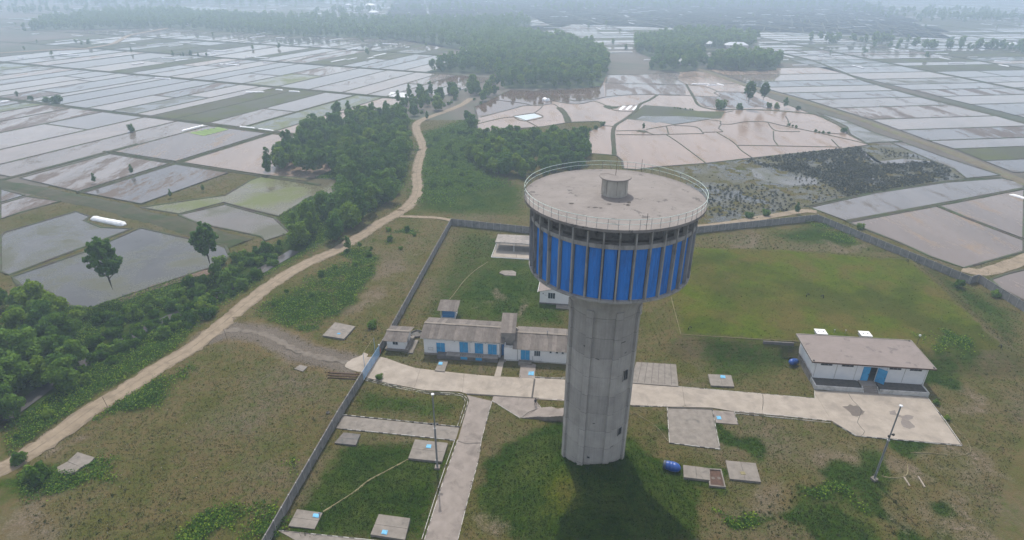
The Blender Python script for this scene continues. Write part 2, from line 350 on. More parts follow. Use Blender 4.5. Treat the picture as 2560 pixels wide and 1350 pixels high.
# ------------------------------------------------------------------ paddies
def cliphp(poly, nx, ny, d):           # keep points with nx*x+ny*y <= d
    out = []
    for i in range(len(poly)):
        a, b = poly[i], poly[(i+1) % len(poly)]
        da, db = nx*a[0] + ny*a[1] - d, nx*b[0] + ny*b[1] - d
        if da <= 0: out.append(a)
        if da*db < 0:
            t = da/(da - db); out.append((a[0] + (b[0]-a[0])*t, a[1] + (b[1]-a[1])*t))
    return out
def area(p): return sum(p[i][0]*p[(i+1) % len(p)][1] - p[(i+1) % len(p)][0]*p[i][1] for i in range(len(p)))/2
def inset(p, d):
    if area(p) < 0: p = p[::-1]
    n = len(p); out = []
    for i in range(n):
        a, b, c = Vector(p[i-1]), Vector(p[i]), Vector(p[(i+1) % n])
        e1 = (b - a); e2 = (c - b)
        if e1.length < 1e-6 or e2.length < 1e-6: out.append(tuple(b)); continue
        e1.normalize(); e2.normalize(); n1 = Vector((-e1.y, e1.x)); n2 = Vector((-e2.y, e2.x)); s = n1 + n2
        k = d/max(.35, (1 + n1.dot(n2))); out.append(tuple(b + s*k))
    return out
def densify(p, step):
    out = []
    for i in range(len(p)):
        a, b = p[i], p[(i+1) % len(p)]; L = math.hypot(b[0]-a[0], b[1]-a[1]); n = max(1, int(L/step))
        out += [(a[0] + (b[0]-a[0])*k/n, a[1] + (b[1]-a[1])*k/n) for k in range(n)]
    return out
def frame_uv(a):
    c, s = math.cos(a), math.sin(a)
    return (lambda u, v: (u*c + v*s, -u*s + v*c)), (lambda x, y: (x*c - y*s, x*s + y*c))
fromL, toL = frame_uv(R(22.5)); fromR, toR = frame_uv(R(-8.3))
NODRY = []; PLOTS = []   # (polygon, type)
forests = dict(
    belt=gs(('P', (60, 78), (300, 72), (420, 70), (720, 90), (900, 95), (1080, 108), (1180, 130), (1250, 120), (1270, 75), (1330, 60), (1310, 45), (1240, 52), (950, 52), (860, 46), (700, 47), (560, 40), (440, 28), (280, 30), (130, 50))),
    grove=gs(('P', (1065, 180), (1150, 182), (1240, 186), (1262, 222), (1380, 222), (1500, 217), (1516, 190), (1518, 150), (1480, 118), (1350, 96), (1270, 80), (1190, 95), (1165, 120), (1175, 150))),
    isle=gs(('P', (1620, 175), (1700, 180), (1738, 176), (1760, 150), (1740, 120), (1880, 118), (1890, 98), (1800, 88), (1720, 86), (1690, 88), (1590, 108), (1590, 130), (1640, 150))),
    isle2=gs(('P', (1760, 172), (1850, 178), (1940, 176), (1945, 155), (1900, 145), (1800, 150))))
def inpoly(poly, x, y):
    x = np.asarray(x, float); y = np.asarray(y, float); r = np.zeros(x.shape, bool); n = len(poly)
    for i in range(n):
        x1, y1 = poly[i]; x2, y2 = poly[(i+1) % n]
        if y1 == y2: continue
        r ^= ((y1 > y) != (y2 > y)) & (x < (x2 - x1)*(y - y1)/(y2 - y1) + x1)
    return r
OVR = [(g('S3', 1900, 830), 7), (g('S3', 2300, 1000), 7), (g('S3', 2150, 600), 6), (g('S3', 2450, 430), 6), (g('S3', 1300, 1150), 2), (g('D', 1000, 200), 2), (g('S3', 700, 700), 2), (g('S3', 1500, 800), 3),
       (g('S3', 900, 780), 0), (g('A', 2000, 760), 0), (g('S3', 600, 1100), 1), (g('S3', 400, 560), 2), (g('S3', 800, 560), 2), (g('S3', 1100, 650), 0), (g('S3', 900, 160), 0), (g('S3', 1600, 330), 0),
       (g('C', 1500, 780), 2), (g('C', 1900, 870), 0), (g('C', 2400, 790), 1), (g('C', 2200, 680), 2), (g('C', 2200, 940), 2), (g('C', 2300, 1080), 6), (g('C', 1700, 710), 1)]
def add_plot(poly, near=None, types=None):
    if len(poly) < 3 or abs(area(poly)) < 12: return
    cx = sum(p[0] for p in poly)/len(poly); cy = sum(p[1] for p in poly)/len(poly)
    for f in forests.values():
        if inpoly(f, [cx], [cy])[0]: return
    k = rnd.choices([0, 1, 2, 3, 4, 5, 6, 7], types or [40, 18, 9, 14, 4, 4, 4, 7])[0]
    if cy > 620: k = rnd.choices([0, 1, 3, 6, 2], [44, 14, 14, 18, 10])[0]
    if cy > 900: k = rnd.choices([0, 3, 6, 2], [30, 12, 38, 20])[0]
    for (ox, oy), kk in OVR:
        if inpoly(poly, [ox], [oy])[0]: k = kk
    PLOTS.append((poly, k))
def visible(p): # roughly in the widened view wedge
    x, y = p; return y > 30 and abs(x) < y*1.02 + 60
# left grid: rows between dikes, strips across
rowsL = [(142.5, 244.5, [-560, -520, -486, -462, -440, -422, -396, -368, -333, -307, -281.5]),
         (248, 350.7, [-640, -598, -568, -545, -522, -495, -476, -448, -437, -412, -387, -365.5, -345, -332, -313, -287.5, -262, -240, -216]),
         (355, 456.2, [-690, -650, -619, -590, -547, -511, -489, -469, -444, -421, -400, -367, -334, -305.5, -277, -256, -240, -222, -205]),
         (460.5, 560, [-800, -765, -740, -700, -680, -652, -624, -585, -545, -511, -469, -454, -431, -418, -397, -357, -340, -317, -292, -262, -240])]
v = 566; ulim = {566: -300, 672: -360, 778: -330, 884: -330}
while v < 2600:
    us = [-1100 - (v - 566)*.9]
    end = ulim.get(v, 200)
    while us[-1] < end: us.append(us[-1] + rnd.uniform(12, 34))
    rowsL.append((v, v + 100 - (0 if v < 800 else rnd.uniform(0, 4)), us)); v += 106
for v0, v1, us in rowsL:
    for a, b in zip(us[:-1], us[1:]):
        if not visible(fromL((a+b)/2, (v0+v1)/2)): continue
        sk = rnd.uniform(-1.5, 1.5)
        cuts = [v0, v1]
        if rnd.random() < .35: cuts = [v0, v0 + (v1 - v0)*rnd.uniform(.25, .75), v1]
        for c0, c1 in zip(cuts[:-1], cuts[1:]): add_plot([fromL(a, c0), fromL(b, c0), fromL(b, c1), fromL(a, c1)])
for a, b in [(-281.5, -240.5), (-237, -168)]: add_plot([fromL(a, 186), fromL(b, 186), fromL(b, 243), fromL(a, 243)])
for a, b in [(-279, -240.5), (-237.5, -206)]: add_plot([fromL(a, 143 if a < -250 else 141), fromL(b, 141), fromL(b, 183), fromL(a, 183)])
# right grid
R1 = gp('C', [(240, 490), (380, 535), (560, 600), (760, 655), (960, 710), (1180, 780), (1400, 850), (1600, 925), (1800, 1000), (2000, 1065), (2200, 1150), (2400, 1230), (2558, 1300)])
vs = [219.7, 238, 258, 274, 297, 323, 356, 383.5, 408.5, 432, 457, 489, 524]
while vs[-1] < 2600: vs.append(vs[-1] + rnd.uniform(18, 34))
alpha = [fromR(352, 150), fromR(349, 430), (283, 493), (291, 548), (289, 640), (272, 800)]
reg1 = [(x + 5.5, y) for x, y in R1] + [(218, 225), fromR(345, 200), (294, 355), (281, 428), (277, 493), (283, 560), (287, 620), (270, 690), (163, 690)]
for v0, v1 in zip(vs[:-1], vs[1:]):
    s, c = math.sin(R(8.3)), math.cos(R(8.3))
    def strip(poly): return cliphp(cliphp(poly, s, -c, -v0), -s, c, v1)
    p = strip(reg1)
    if v0 < 660: add_plot(p)
    cols = [355 if v0 < 560 else 378, 436, 440, 536, 540, 630, 634, 730, 734, 830, 834, 940]
    if v0 > 640: cols = [120, 200, 204, 288, 292, 374, 378, 436, 440, 536, 540, 630, 634, 730, 734, 830, 834, 940, 944, 1040, 1044, 1150, 1154, 1260, 1264, 1380, 1384, 1500, 1504, 1650, 1654, 1800]
    if v0 > 800: cols = [-60, 18, 22, 116] + cols
    for a, b in zip(cols[0::2], cols[1::2]):
        j = rnd.uniform(-3, 3)
        pl = [fromR(a, v0 + j*0), fromR(b, v0), fromR(b, v1), fromR(a, v1)]
        if not visible(pl[0]) and not visible(pl[1]): continue
        if rnd.random() < .3 and v0 < 900:
            mcut = a + (b - a)*rnd.uniform(.3, .7)
            add_plot([fromR(a, v0), fromR(mcut, v0), fromR(mcut, v1), fromR(a, v1)]); add_plot([fromR(mcut, v0), fromR(b, v0), fromR(b, v1), fromR(mcut, v1)])
        else: add_plot(pl)
# the irregular paddies in the middle distance, traced
lake = gs(('S1', (370, 500), (540, 420), (750, 320), (1000, 330), (1600, 300), (1740, 240), (1770, 160), (2160, 155), (2560, 130)),
          ('S2', (370, 118), (500, 128), (640, 170), (800, 226), (960, 310), (1200, 415), (1420, 500), (1640, 580), (1800, 640), (1900, 690), (1990, 750), (2000, 790), (2230, 908), (1950, 945), (1000, 1045), (480, 1105), (0, 1140)),
          ('S1', (2100, 1170), (1955, 1160), (1940, 1070), (1880, 1020), (1700, 1005), (1610, 1000), (1600, 950), (1540, 930), (1500, 830), (1480, 800), (1720, 712), (1732, 680), (1690, 655), (1380, 665), (1100, 712), (700, 742), (450, 780), (400, 740), (390, 690), (400, 620)))
TR = [(lake, 7, .05),
      (gs(('S1', (370, 500), (540, 420), (750, 320), (1000, 330), (1600, 300), (1740, 240), (1760, 405), (1640, 440), (1540, 465), (1400, 470), (1200, 440), (1190, 470), (1080, 487), (900, 490), (700, 545), (440, 608), (397, 620))), 5, .056),
      (gs(('S1', (1760, 240), (1780, 162), (2560, 137), (2540, 200), (2620, 270), (2620, 380), (2310, 370), (2000, 377), (1760, 410))), 2, .057),
      (gs(('S1', (1990, 632), (2080, 555), (2180, 482), (2540, 505)), ('S2', (400, 545), (690, 552), (650, 625), (500, 632), (140, 690), (0, 665))), 6, .062),
      (gs(('S1', (2090, 632), (2160, 598), (2540, 600)), ('S2', (560, 622), (480, 640), (140, 686), (0, 662)), ('S1', (2300, 672))), 3, .066),
      (gs(('S2', (360, 390), (600, 398), (640, 385), (620, 345), (910, 350), (1200, 470), (1100, 500), (900, 515), (620, 515), (480, 500), (420, 460))), 2, .061),
      (gs(('D', (0, 552), (30, 517), (540, 367), (640, 402), (600, 430), (720, 480), (935, 490), (640, 602), (65, 818), (0, 790)))  , 3, .075),
      (gs(('D', (110, 862), (85, 832), (630, 645), (1000, 484), (1440, 582), (1600, 605), (1630, 680), (1580, 740), (1330, 820), (840, 985), (640, 1055), (500, 1040), (330, 930), (160, 905))), 3, .078),
      (gs(('D', (1000, 338), (1600, 252), (1780, 145), (1880, 112), (2400, 140), (2400, 240), (2200, 262), (2100, 330), (1980, 400), (1750, 345), (1590, 302), (1270, 384))), 4, .078),
      (gs(('D', (1270, 392), (1600, 317), (1950, 412), (2060, 520), (1885, 575), (1860, 545), (1600, 490), (1420, 455))), 3, .078),
      (gs(('D', (0, 205), (175, 252), (0, 303))), 2, .078),
      (gs(('D', (0, 315), (190, 260), (430, 294), (150, 372), (0, 423))), 2, .078),
      (gs(('C', (1610, 1012), (1700, 1012), (2000, 1120), (2395, 1245), (2150, 1268), (2060, 1200), (1900, 1140))), 1, .078),
      (gs(('C', (1090, 800), (1300, 860), (1500, 945), (1690, 1004), (1440, 1018), (1325, 955), (1300, 900))), 3, .078),
      (gs(('F', (1035, 338), (1500, 235), (2000, 160), (2400, 130), (2558, 168), (2558, 198), (1930, 315), (1290, 432))), 1, .078),
      (gs(('F', (1310, 445), (1930, 330), (2150, 418), (2558, 572), (2558, 650), (2130, 768), (1900, 690), (1680, 590), (1400, 480))), 7, .078),
      (gs(('F', (1945, 322), (2558, 212), (2558, 562), (2150, 410))), 7, .078),
      (gs(('F', (2318, 850), (2430, 812), (2558, 780), (2700, 760), (2700, 1100), (2558, 1000), (2400, 920))), 7, .078),
      (gs(('C', (620, 1205), (720, 1190), (800, 1250), (1080, 1265), (1090, 1310), (900, 1320), (750, 1300), (640, 1260))), 3, .075),
      (gs(('C', (1400, 1060), (1500, 1150), (1700, 1130), (1950, 1150), (1800, 1172), (1560, 1165), (1400, 1115))), 1, .075)]
marsh = gs(('C', (60, 1190), (620, 1125), (1000, 1080), (1440, 1032), (1650, 1032), (1900, 1135), (2040, 1190), (2150, 1272)), ('F', (2150, 132), (1500, 228), (1000, 332), (920, 380), (600, 420), (300, 450), (235, 300), (150, 150)))
TR.append((marsh, None, .03))

# ------------------------------------------------------------------ terrain heights
RES = [(38.9, 117.8), (64.9, 115.1), (101.5, 111.6), (109.9, 112.2), (114.7, 150.3), (115.7, 159.5), (106.3, 160.3), (83.5, 165.0), (55.0, 166.7), (43.8, 166.5), (40.75, 135.4)]
def segdist(x, y, P, closed=True):
    d = np.full(x.shape, 1e9)
    for i in range(len(P) - (0 if closed else 1)):
        a, b = P[i], P[(i+1) % len(P)]; vx, vy = b[0]-a[0], b[1]-a[1]; L = vx*vx + vy*vy
        t = np.clip(((x-a[0])*vx + (y-a[1])*vy)/L, 0, 1)
        d = np.minimum(d, np.hypot(x - a[0] - t*vx, y - a[1] - t*vy))
    return d
STREAM = gs(('D', (2090, 630), (1900, 740), (1720, 840), (1500, 960), (1250, 1080), (1000, 1190), (800, 1320)), ('K', (500, 120), (200, 330), (0, 480)))
def height(x, y):
    x = np.asarray(x, float); y = np.asarray(y, float)
    r = np.hypot((x - 16)*np.where(x > 16, 1.32, .93), (y - 72.5)); cut = np.clip((92 - y)/6, 0, 1)
    h = 5.0*np.clip(1 - r/15.2, 0, 1)**1.0*cut
    h = np.where(r < 2, 4.35, h)
    h = np.maximum(h, 2.0*np.clip(1 - np.hypot(x - 10.0, (y - 85.5)*1.1)/8.0, 0, 1)*cut)
    ins = inpoly(RES, x, y); d = segdist(x, y, RES)
    slope = np.clip(3.0 - d/1.9, 0, 3)
    front = (y < 118.5) & (x > 60) & (x < 90)          # the building stands against the bank
    slope = np.where(front & (y < 114), 0, slope)
    h = np.maximum(h, np.where(ins, 3.0, slope))
    ds = segdist(x, y, STREAM, False); h = h - 1.5*np.exp(-(ds/2.6)**2)
    return h
def hz(x, y): return float(height(np.array([x]), np.array([y]))[0])
step = .8
X0, X1, Y0, Y1 = -184., 184., 30., 350.
nx = int((X1-X0)/step) + 1; ny = int((Y1-Y0)/step) + 1
gx, gy = np.meshgrid(np.linspace(X0, X1, nx), np.linspace(Y0, Y1, ny))
hh = height(gx, gy)
def vnoise(x, y, s, seed):
    r = np.random.default_rng(seed); T = r.random((128, 128)); xs = x/s + 500; ys = y/s + 500
    i = np.floor(xs).astype(int); j = np.floor(ys).astype(int); fx = xs - i; fy = ys - j; fx = fx*fx*(3-2*fx); fy = fy*fy*(3-2*fy)
    a = T[j % 128, i % 128]; b = T[j % 128, (i+1) % 128]; c = T[(j+1) % 128, i % 128]; d = T[(j+1) % 128, (i+1) % 128]
    return (a*(1-fx) + b*fx)*(1-fy) + (c*(1-fx) + d*fx)*fy
bmpn = (vnoise(gx, gy, 4, 1) - .5)*.16 + (vnoise(gx, gy, 1.7, 2) - .5)*.12
# paved or built areas stay smooth, paddies sit above a lowered bed
compound_road = gs(('G', (20, 830), (60, 730), (210, 650), (400, 610), (520, 620)), ('4', (75, 775), (190, 800), (380, 870), (560, 925), (760, 950), (1160, 995), (1560, 1032), (1900, 1045), (2060, 1050), (2450, 1072)), ('L', (1700, 225), (2090, 237), (2402, 264)), ('M', (500, 297), (1074, 345), (1066, 288), (1400, 303), (1870, 338)), ('M', (2110, 676), (1365, 610), (1190, 505), (500, 440)), ('M', (340, 412), (20, 405)), ('L', (2070, 393), (1800, 378), (1575, 362), (1375, 350), (905, 316), (850, 298), (600, 288), (350, 240), (190, 198)), ('G', (330, 915), (180, 905)))
pavemask = inpoly(compound_road, gx, gy)
for P_, k_, z_ in TR:
    if k_ is not None: pavemask2 = inpoly(P_, gx, gy); hh = np.where(pavemask2, np.minimum(hh, -.15), hh); bmpn = np.where(pavemask2, 0, bmpn)
for P_, k_ in PLOTS:
    if max(p[1] for p in P_) < 30 or min(p[1] for p in P_) > 350: continue
    mk = inpoly(P_, gx, gy); hh = np.where(mk, np.minimum(hh, -.15), hh); bmpn = np.where(mk, 0, bmpn)
hh = np.where(pavemask, -.05, hh + bmpn)
edge = np.minimum(np.minimum(gx - X0, X1 - gx), np.minimum(gy - Y0, Y1 - gy)); hh = hh*np.clip(edge/6, 0, 1)
# cover weights
wxx = gx + (vnoise(gx, gy, 9, 31) - .5)*15 + (vnoise(gx, gy, 3.2, 32) - .5)*6; wyy = gy + (vnoise(gx, gy, 9, 33) - .5)*15 + (vnoise(gx, gy, 3.2, 34) - .5)*6
cov = {k: np.zeros(gx.shape) for k in ('grn', 'bare', 'moss', 'lush')}
def soft(poly, width=3):
    d = segdist(gx, gy, poly); ins = inpoly(poly, gx, gy); return np.clip(.5 + np.where(ins, d, -d)/width/2, 0, 1)
def cover(kind, *polys, wt=1., width=3):
    for p in polys: cov[kind] = np.maximum(cov[kind], wt*soft(p, width))
def blob(kind, k, x, y, r, wt=1., asp=1.):
    c = g(k, x, y); cov[kind] = np.maximum(cov[kind], wt*np.exp(-(((wxx-c[0])/r)**2 + ((wyy-c[1])/(r*asp))**2)))
def erase(*polys, width=2):
    for p in polys:
        s = soft(p, width)
        for k in cov: cov[k] = cov[k]*(1 - s)
cov['grn'] += .42
cover('grn', gs(('P', (1130, 560), (1330, 590), (1420, 700), (1420, 830), (1250, 850), (1000, 810))), wt=.62, width=8)
cover('grn', gs(('P', (1080, 800), (1150, 700), (1250, 640), (1420, 660), (1420, 820))), wt=.95, width=8)
cover('grn', gs(('P', (860, 1105), (1135, 1110), (1060, 1350), (690, 1350))), wt=1.0, width=4)
cover('grn', gs(('P', (880, 960), (1160, 1000), (1140, 1060), (870, 1040))), wt=.72, width=4)
mr = np.hypot((wxx*.7 + gx*.3 - 14)*np.where(wxx > 14, 1.1, .86), ((wyy*.4 + gy*.6) - 74)*.95); cov['grn'] = np.maximum(cov['grn'], np.clip((21 - mr)/7, 0, 1)*.95)
cov['moss'] = np.maximum(cov['moss'], np.clip(1 - np.hypot((gx-8)/6, (gy-72)/9), 0, 1)*.75)
cover('moss', RES, wt=.95, width=3)
cover('grn', gs(('F', (700, 520), (1080, 440), (1700, 690), (1400, 640), (900, 600))), gs(('F', (1750, 700), (2200, 900), (2558, 1100), (2558, 1400), (2400, 1300), (1900, 850))), wt=.85, width=8)
cover('grn', gs(('F', (120, 1250), (1000, 1340), (1060, 1500), (300, 1700))), wt=.68, width=6)
for a in [('M', 550, 580, 5), ('M', 1200, 820, 5), ('M', 1400, 850, 7), ('M', 1950, 700, 6), ('M', 1250, 1050, 6), ('M', 820, 1180, 4), ('M', 1180, 1270, 5), ('M', 1600, 1100, 5), ('M', 150, 760, 6), ('M', 180, 1000, 5), ('M', 2200, 150, 8), ('M', 2050, 280, 8)]: blob('grn', *a[:3], a[3], .95)
for a in [('M', 1100, 650, 5), ('M', 2200, 450, 7), ('M', 2300, 950, 8), ('M', 1700, 820, 5), ('M', 800, 1100, 6), ('M', 2000, 1280, 8), ('K', 600, 680, 3), ('E', 350, 750, 9), ('E', 250, 960, 8), ('E', 30, 1000, 8), ('L', 1020, 1250, 6), ('K', 350, 1150, 7), ('E', 1100, 900, 6), ('F', 600, 580, 6), ('F', 1350, 600, 5), ('E', 1250, 1040, 5), ('P', 120, 1240, 7), ('K', 200, 1340, 8), ('M', 2250, 60, 3)]: blob('bare', *a[:3], a[3], .55)
for a in [('P', 1900, 800, 5), ('P', 2000, 835, 4), ('P', 2300, 700, 4), ('P', 1720, 800, 4), ('P', 1800, 750, 3)]: blob('bare', *a[:3], a[3], .45)
# lush: roadside brambles and banks
ROAD = gs(('K', (-60, 880), (100, 800), (270, 695), (450, 570), (690, 398), (900, 275), (1150, 110)), ('D', (1345, 1350), (1580, 1165), (1800, 980), (2010, 830), (2200, 725), (2400, 640)), ('E', (60, 590), (160, 530), (280, 450), (400, 385), (480, 330), (535, 265), (556, 200)), ('B', (545, 1240), (560, 1150), (590, 1050), (572, 990), (545, 930), (545, 880), (590, 848), (640, 830), (740, 795), (830, 760), (880, 735), (930, 700)))
cover('grn', gs(('P', (1060, 330), (1180, 300), (1200, 420), (1320, 470), (1310, 540), (1130, 540), (1030, 530), (1050, 420))), wt=.9, width=10)
ll = soft(gs(('P', (1065, 335), (1180, 300), (1190, 420), (1250, 460), (1120, 480), (1050, 500), (1060, 420))), 6); cov['lush'] = np.maximum(cov['lush'], ll*(.35 + .5*vnoise(gx, gy, 7, 41)))
rl = soft(gs(('K', (0, 900), (250, 690), (700, 360), (1300, 0)), ('D', (1500, 1100), (2000, 780), (2400, 560)), ('E', (480, 200), (520, 0)), ('B', (500, 900), (600, 800), (850, 700), (700, 600), (0, 800), (-600, 1250)), ('D', (2000, 560), (1500, 800), (0, 1000)), ('K', (0, 0))), 4)
cov['lush'] = np.maximum(cov['lush'], rl*.72)
for a in [('K', 1000, 290, 9), ('K', 450, 1150-160, 6), ('P', 130, 1230, 8), ('K', 120, 1010, 7), ('P', 520, 1340, 9), ('K', 1560, 1180, 5), ('D', 2150, 1020, 12), ('D', 2400, 880, 9), ('D', 2150, 1240, 5), ('E', 120, 640, 9), ('E', 480, 520, 6), ('E', 650, 300, 8), ('B', 700, 1000, 10), ('B', 750, 1150, 12), ('B', 780, 1250, 12), ('D', 1620, 1300, 4), ('E', 100, 780, 9), ('E', 30, 840, 7), ('F', 1150, 500, 8), ('M', 2150, 130, 5), ('5', 2150, 470, 4), ('P', 1880, 1270, 4), ('P', 2100, 1240, 4)]: blob('lush', *a[:3], a[3], .85)
gtd = segdist(gx, gy, gs(('D', (1500, 1250), (1620, 1212), (1750, 1215), (1900, 1245)), ('K', (2150, 20), (2400, 75)), ('G', (150, 760))), False); gsk = np.clip(1.3 - gtd/4.5, 0, 1)
for k in cov: cov[k] *= 1 - gsk
cov['grav'] = gsk
roadd = segdist(gx, gy, ROAD, False)
sh = np.clip(1 - (roadd - 1.5)/1.8, 0, 1); cov['lush'] *= 1 - sh; cov['bare'] = np.maximum(cov['bare'], sh*.6)
co = np.stack([gx, gy, hh], -1).reshape(-1, 3)
ii = np.arange(nx*ny).reshape(ny, nx)
F_ = np.stack([ii[:-1, :-1], ii[:-1, 1:], ii[1:, 1:], ii[1:, :-1]], -1).reshape(-1, 4)
me = mesh_np('grassland', co, F_, [M['ground']], smooth=True)
for k in cov:
    a_ = me.attributes.new(k, 'FLOAT', 'POINT'); a_.data.foreach_set('value', cov[k].astype(np.float32).ravel())
link('grassland', me, kind='structure')
def hterr(x, y):       # terrain with its small bumps
    i = np.clip(((np.asarray(x) - X0)/(X1-X0)*(nx-1)).round().astype(int), 0, nx-1); j = np.clip(((np.asarray(y) - Y0)/(Y1-Y0)*(ny-1)).round().astype(int), 0, ny-1)
    return hh[j, i]
# far land: a ring round the near terrain, out to the horizon
S = 9000
mb = MB(); mb.add([(X0, Y0, 0), (X1, Y0, 0), (X1, Y1, 0), (X0, Y1, 0), (-S, -2000, 0), (S, -2000, 0), (S, S*1.4, 0), (-S, S*1.4, 0)], [(4, 5, 1, 0), (5, 6, 2, 1), (6, 7, 3, 2), (7, 4, 0, 3)])
mb.obj('farmland', M['farland'], kind='structure')

# ------------------------------------------------------------------ build the plots
bund = MB(); farm = {}
PLOTS.sort(key=lambda q: min(math.hypot(*p) for p in q[0]))
for n, (poly, k) in enumerate(PLOTS):
    if area(poly) < 0: poly = poly[::-1]
    dist = math.hypot(*poly[0])
    wi = .55 if dist < 700 else .8
    hb = .28 if dist < 700 else .4
    near = dist < 520
    ins = inset(poly, wi)
    if area(ins) < 4: continue
    if near:
        d1 = densify(poly, 5); 
        d2 = inset(d1, .25); d3 = inset(d1, wi + .35)
        d3 = [(x + rnd.uniform(-.2, .2), y + rnd.uniform(-.2, .2)) for x, y in d3]
        d1 = [(x, y) for x, y in d1]
    else: d1 = list(poly); d2 = inset(poly, .25); d3 = inset(poly, wi + .3)
    q = len(d1)
    bund.add([(x, y, hb) for x, y in d1] + [(x, y, hb) for x, y in d2] + [(x, y, -.05) for x, y in d3],
             [(i, (i+1) % q, q + (i+1) % q, q + i) for i in range(q)] + [(q + i, q + (i+1) % q, 2*q + (i+1) % q, 2*q + i) for i in range(q)])
    outl = inset(poly, wi*.6)
    if n < 240:
        me = mesh_np('paddy', [(x, y, .06) for x, y in outl], [tuple(range(len(outl)))], [W[k]]); link('paddy', me, kind='structure')
    else:
        f = farm.setdefault(k, MB()); f.add([(x, y, .06) for x, y in outl], [tuple(range(len(outl)))])
for k, f in farm.items(): f.obj('distant_paddies', W[k], kind='structure')
bund.obj('paddy_bunds', M['bund'], kind='structure')
M['marsh'] = water('marsh_ground', (.13, .125, .10), (.07, .066, .028), .44, .06, .15, .7, soft=.14, mudrough=.7)
for P_, k_, z_ in TR:
    if area(P_) < 0: P_ = P_[::-1]
    me = mesh_np('paddy', [(x, y, z_) for x, y in P_], [tuple(range(len(P_)))], [W[k_] if k_ is not None else M['marsh']])
    link('paddy' if k_ is not None else 'marsh', me, kind='structure')
# rims of the traced paddies and the hand-made bunds
def smooth_line(P, step=3.):
    out = []
    P = [P[0]] + list(P) + [P[-1]]
    for i in range(1, len(P)-2):
        a, b, c, d = [np.array(q, float) for q in P[i-1:i+3]]; n = max(2, int(np.hypot(*(c-b))/step))
        for k in range(n):
            t = k/n; out.append(tuple(.5*((2*b) + (-a+c)*t + (2*a-5*b+4*c-d)*t*t + (-a+3*b-3*c+d)*t**3)))
    out.append(tuple(P[-2])); return out
def ribbon(mb, P, wd, z, prof='flat', h=.3, step=3., smooth=True, jit=.12, follow=False, m=0):
    Q = smooth_line(P, step) if smooth else P
    wfun = wd if callable(wd) else (lambda t: wd)
    rows = []
    for i, p in enumerate(Q):
        a = Q[max(0, i-1)]; b = Q[min(len(Q)-1, i+1)]; tx, ty = b[0]-a[0], b[1]-a[1]; L = math.hypot(tx, ty) or 1; nx_, ny_ = -ty/L, tx/L
        w_ = wfun(i/(len(Q)-1))*(1 + rnd.uniform(-jit, jit))
        if prof == 'flat': offs = [(-.5, 0), (-.17, .02), (.17, .02), (.5, 0)]
        else: offs = [(-.5, -.1), (-.22, h), (.22, h), (.5, -.1)]
        r = []
        for o, dz in offs:
            x, y = p[0] + nx_*o*w_, p[1] + ny_*o*w_
            r.append((x, y, z + dz + (hz(x, y) if follow else 0)))
        rows.append(r)
    k = len(rows[0]); V = [q for r in rows for q in r]
    mb.add(V, [(i*k + j, i*k + j + 1, (i+1)*k + j + 1, (i+1)*k + j) for i in range(len(rows)-1) for j in range(k-1)], m)
def off(P_, d): 
    out = []
    for i, p in enumerate(P_):
        a = P_[max(0, i-1)]; b = P_[min(len(P_)-1, i+1)]; L = math.hypot(b[0]-a[0], b[1]-a[1]); out.append((p[0] - (b[1]-a[1])/L*d, p[1] + (b[0]-a[0])/L*d))
    return out
tb = MB()
for P_, k_, z_ in TR[:1] + TR[6:18]: ribbon(tb, P_ + [P_[0]], 1.3, .03, 'ridge', .22, 4, False)
for l in [('S1', (540, 420), (900, 465), (960, 482)), ('S1', (430, 612), (700, 542), (900, 490), (1080, 485), (1200, 470), (1270, 510), (1340, 580)), ('S1', (400, 682), (780, 610), (1050, 717)), ('S1', (780, 602), (1000, 570), (1100, 610), (900, 652), (800, 620)),
          ('S1', (1000, 570), (1070, 520), (1100, 480)), ('S1', (1210, 440), (1400, 470), (1530, 465), (1640, 440), (1780, 490), (1870, 540), (2070, 550)), ('S1', (1440, 435), (1640, 420), (1850, 385), (2150, 370), (2560, 375)), ('S1', (1760, 245), (2560, 268)),
          ('S1', (1100, 330), (1210, 430)), ('S1', (1230, 310), (1350, 410), (1440, 440)), ('S1', (1730, 700), (1850, 710)), ('S1', (1880, 758), (2130, 755), (2200, 770), (2280, 797)), ('S1', (1880, 797), (2200, 800), (2347, 798)), ('S1', (2200, 742), (2347, 716)),
          ('S1', (1870, 500), (2110, 485), (2070, 550)),
          ('S2', (0, 717), (150, 692), (500, 637)), ('S2', (150, 700), (380, 715), (465, 785)), ('S2', (465, 772), (670, 766), (625, 732), (655, 684)), ('S2', (500, 637), (650, 655), (640, 682), (760, 686), (900, 662), (1120, 660), (1300, 700), (1650, 770), (2100, 870), (2230, 907)),
          ('S2', (70, 710), (90, 790)), ('S2', (70, 800), (200, 885), (490, 1102)), ('S2', (0, 796), (465, 786)), ('S2', (610, 775), (740, 850), (820, 912), (860, 960), (980, 1043)), ('S2', (820, 912), (1250, 918), (1940, 932)), ('S2', (1210, 760), (1215, 850), (1255, 907)),
          ('S2', (1150, 665), (1235, 755), (1490, 766)), ('S2', (1340, 600), (1370, 660), (1350, 712)), ('S2', (1650, 772), (1850, 785), (1995, 790), (1960, 730)), ('S2', (690, 562), (780, 545)), ('S2', (160, 200), (390, 167)), ('S2', (160, 200), (300, 265), (480, 285), (610, 335), (575, 350), (635, 385), (600, 395), (360, 385)),
          ('S2', (610, 340), (910, 345)), ('S2', (0, 265), (300, 265), (600, 258), (800, 254)), ('S2', (0, 375), (270, 380), (360, 385)), ('S2', (1830, 850), (1910, 932)), ('F', (1935, 327), (2150, 415), (2558, 568), (2640, 600))]:
    ribbon(tb, gp(l[0], l[1:]), .75, .05, 'ridge', .2, 3, len(l) > 3)
tb.obj('winding_bunds', M['bund'], kind='structure')
dk = MB()
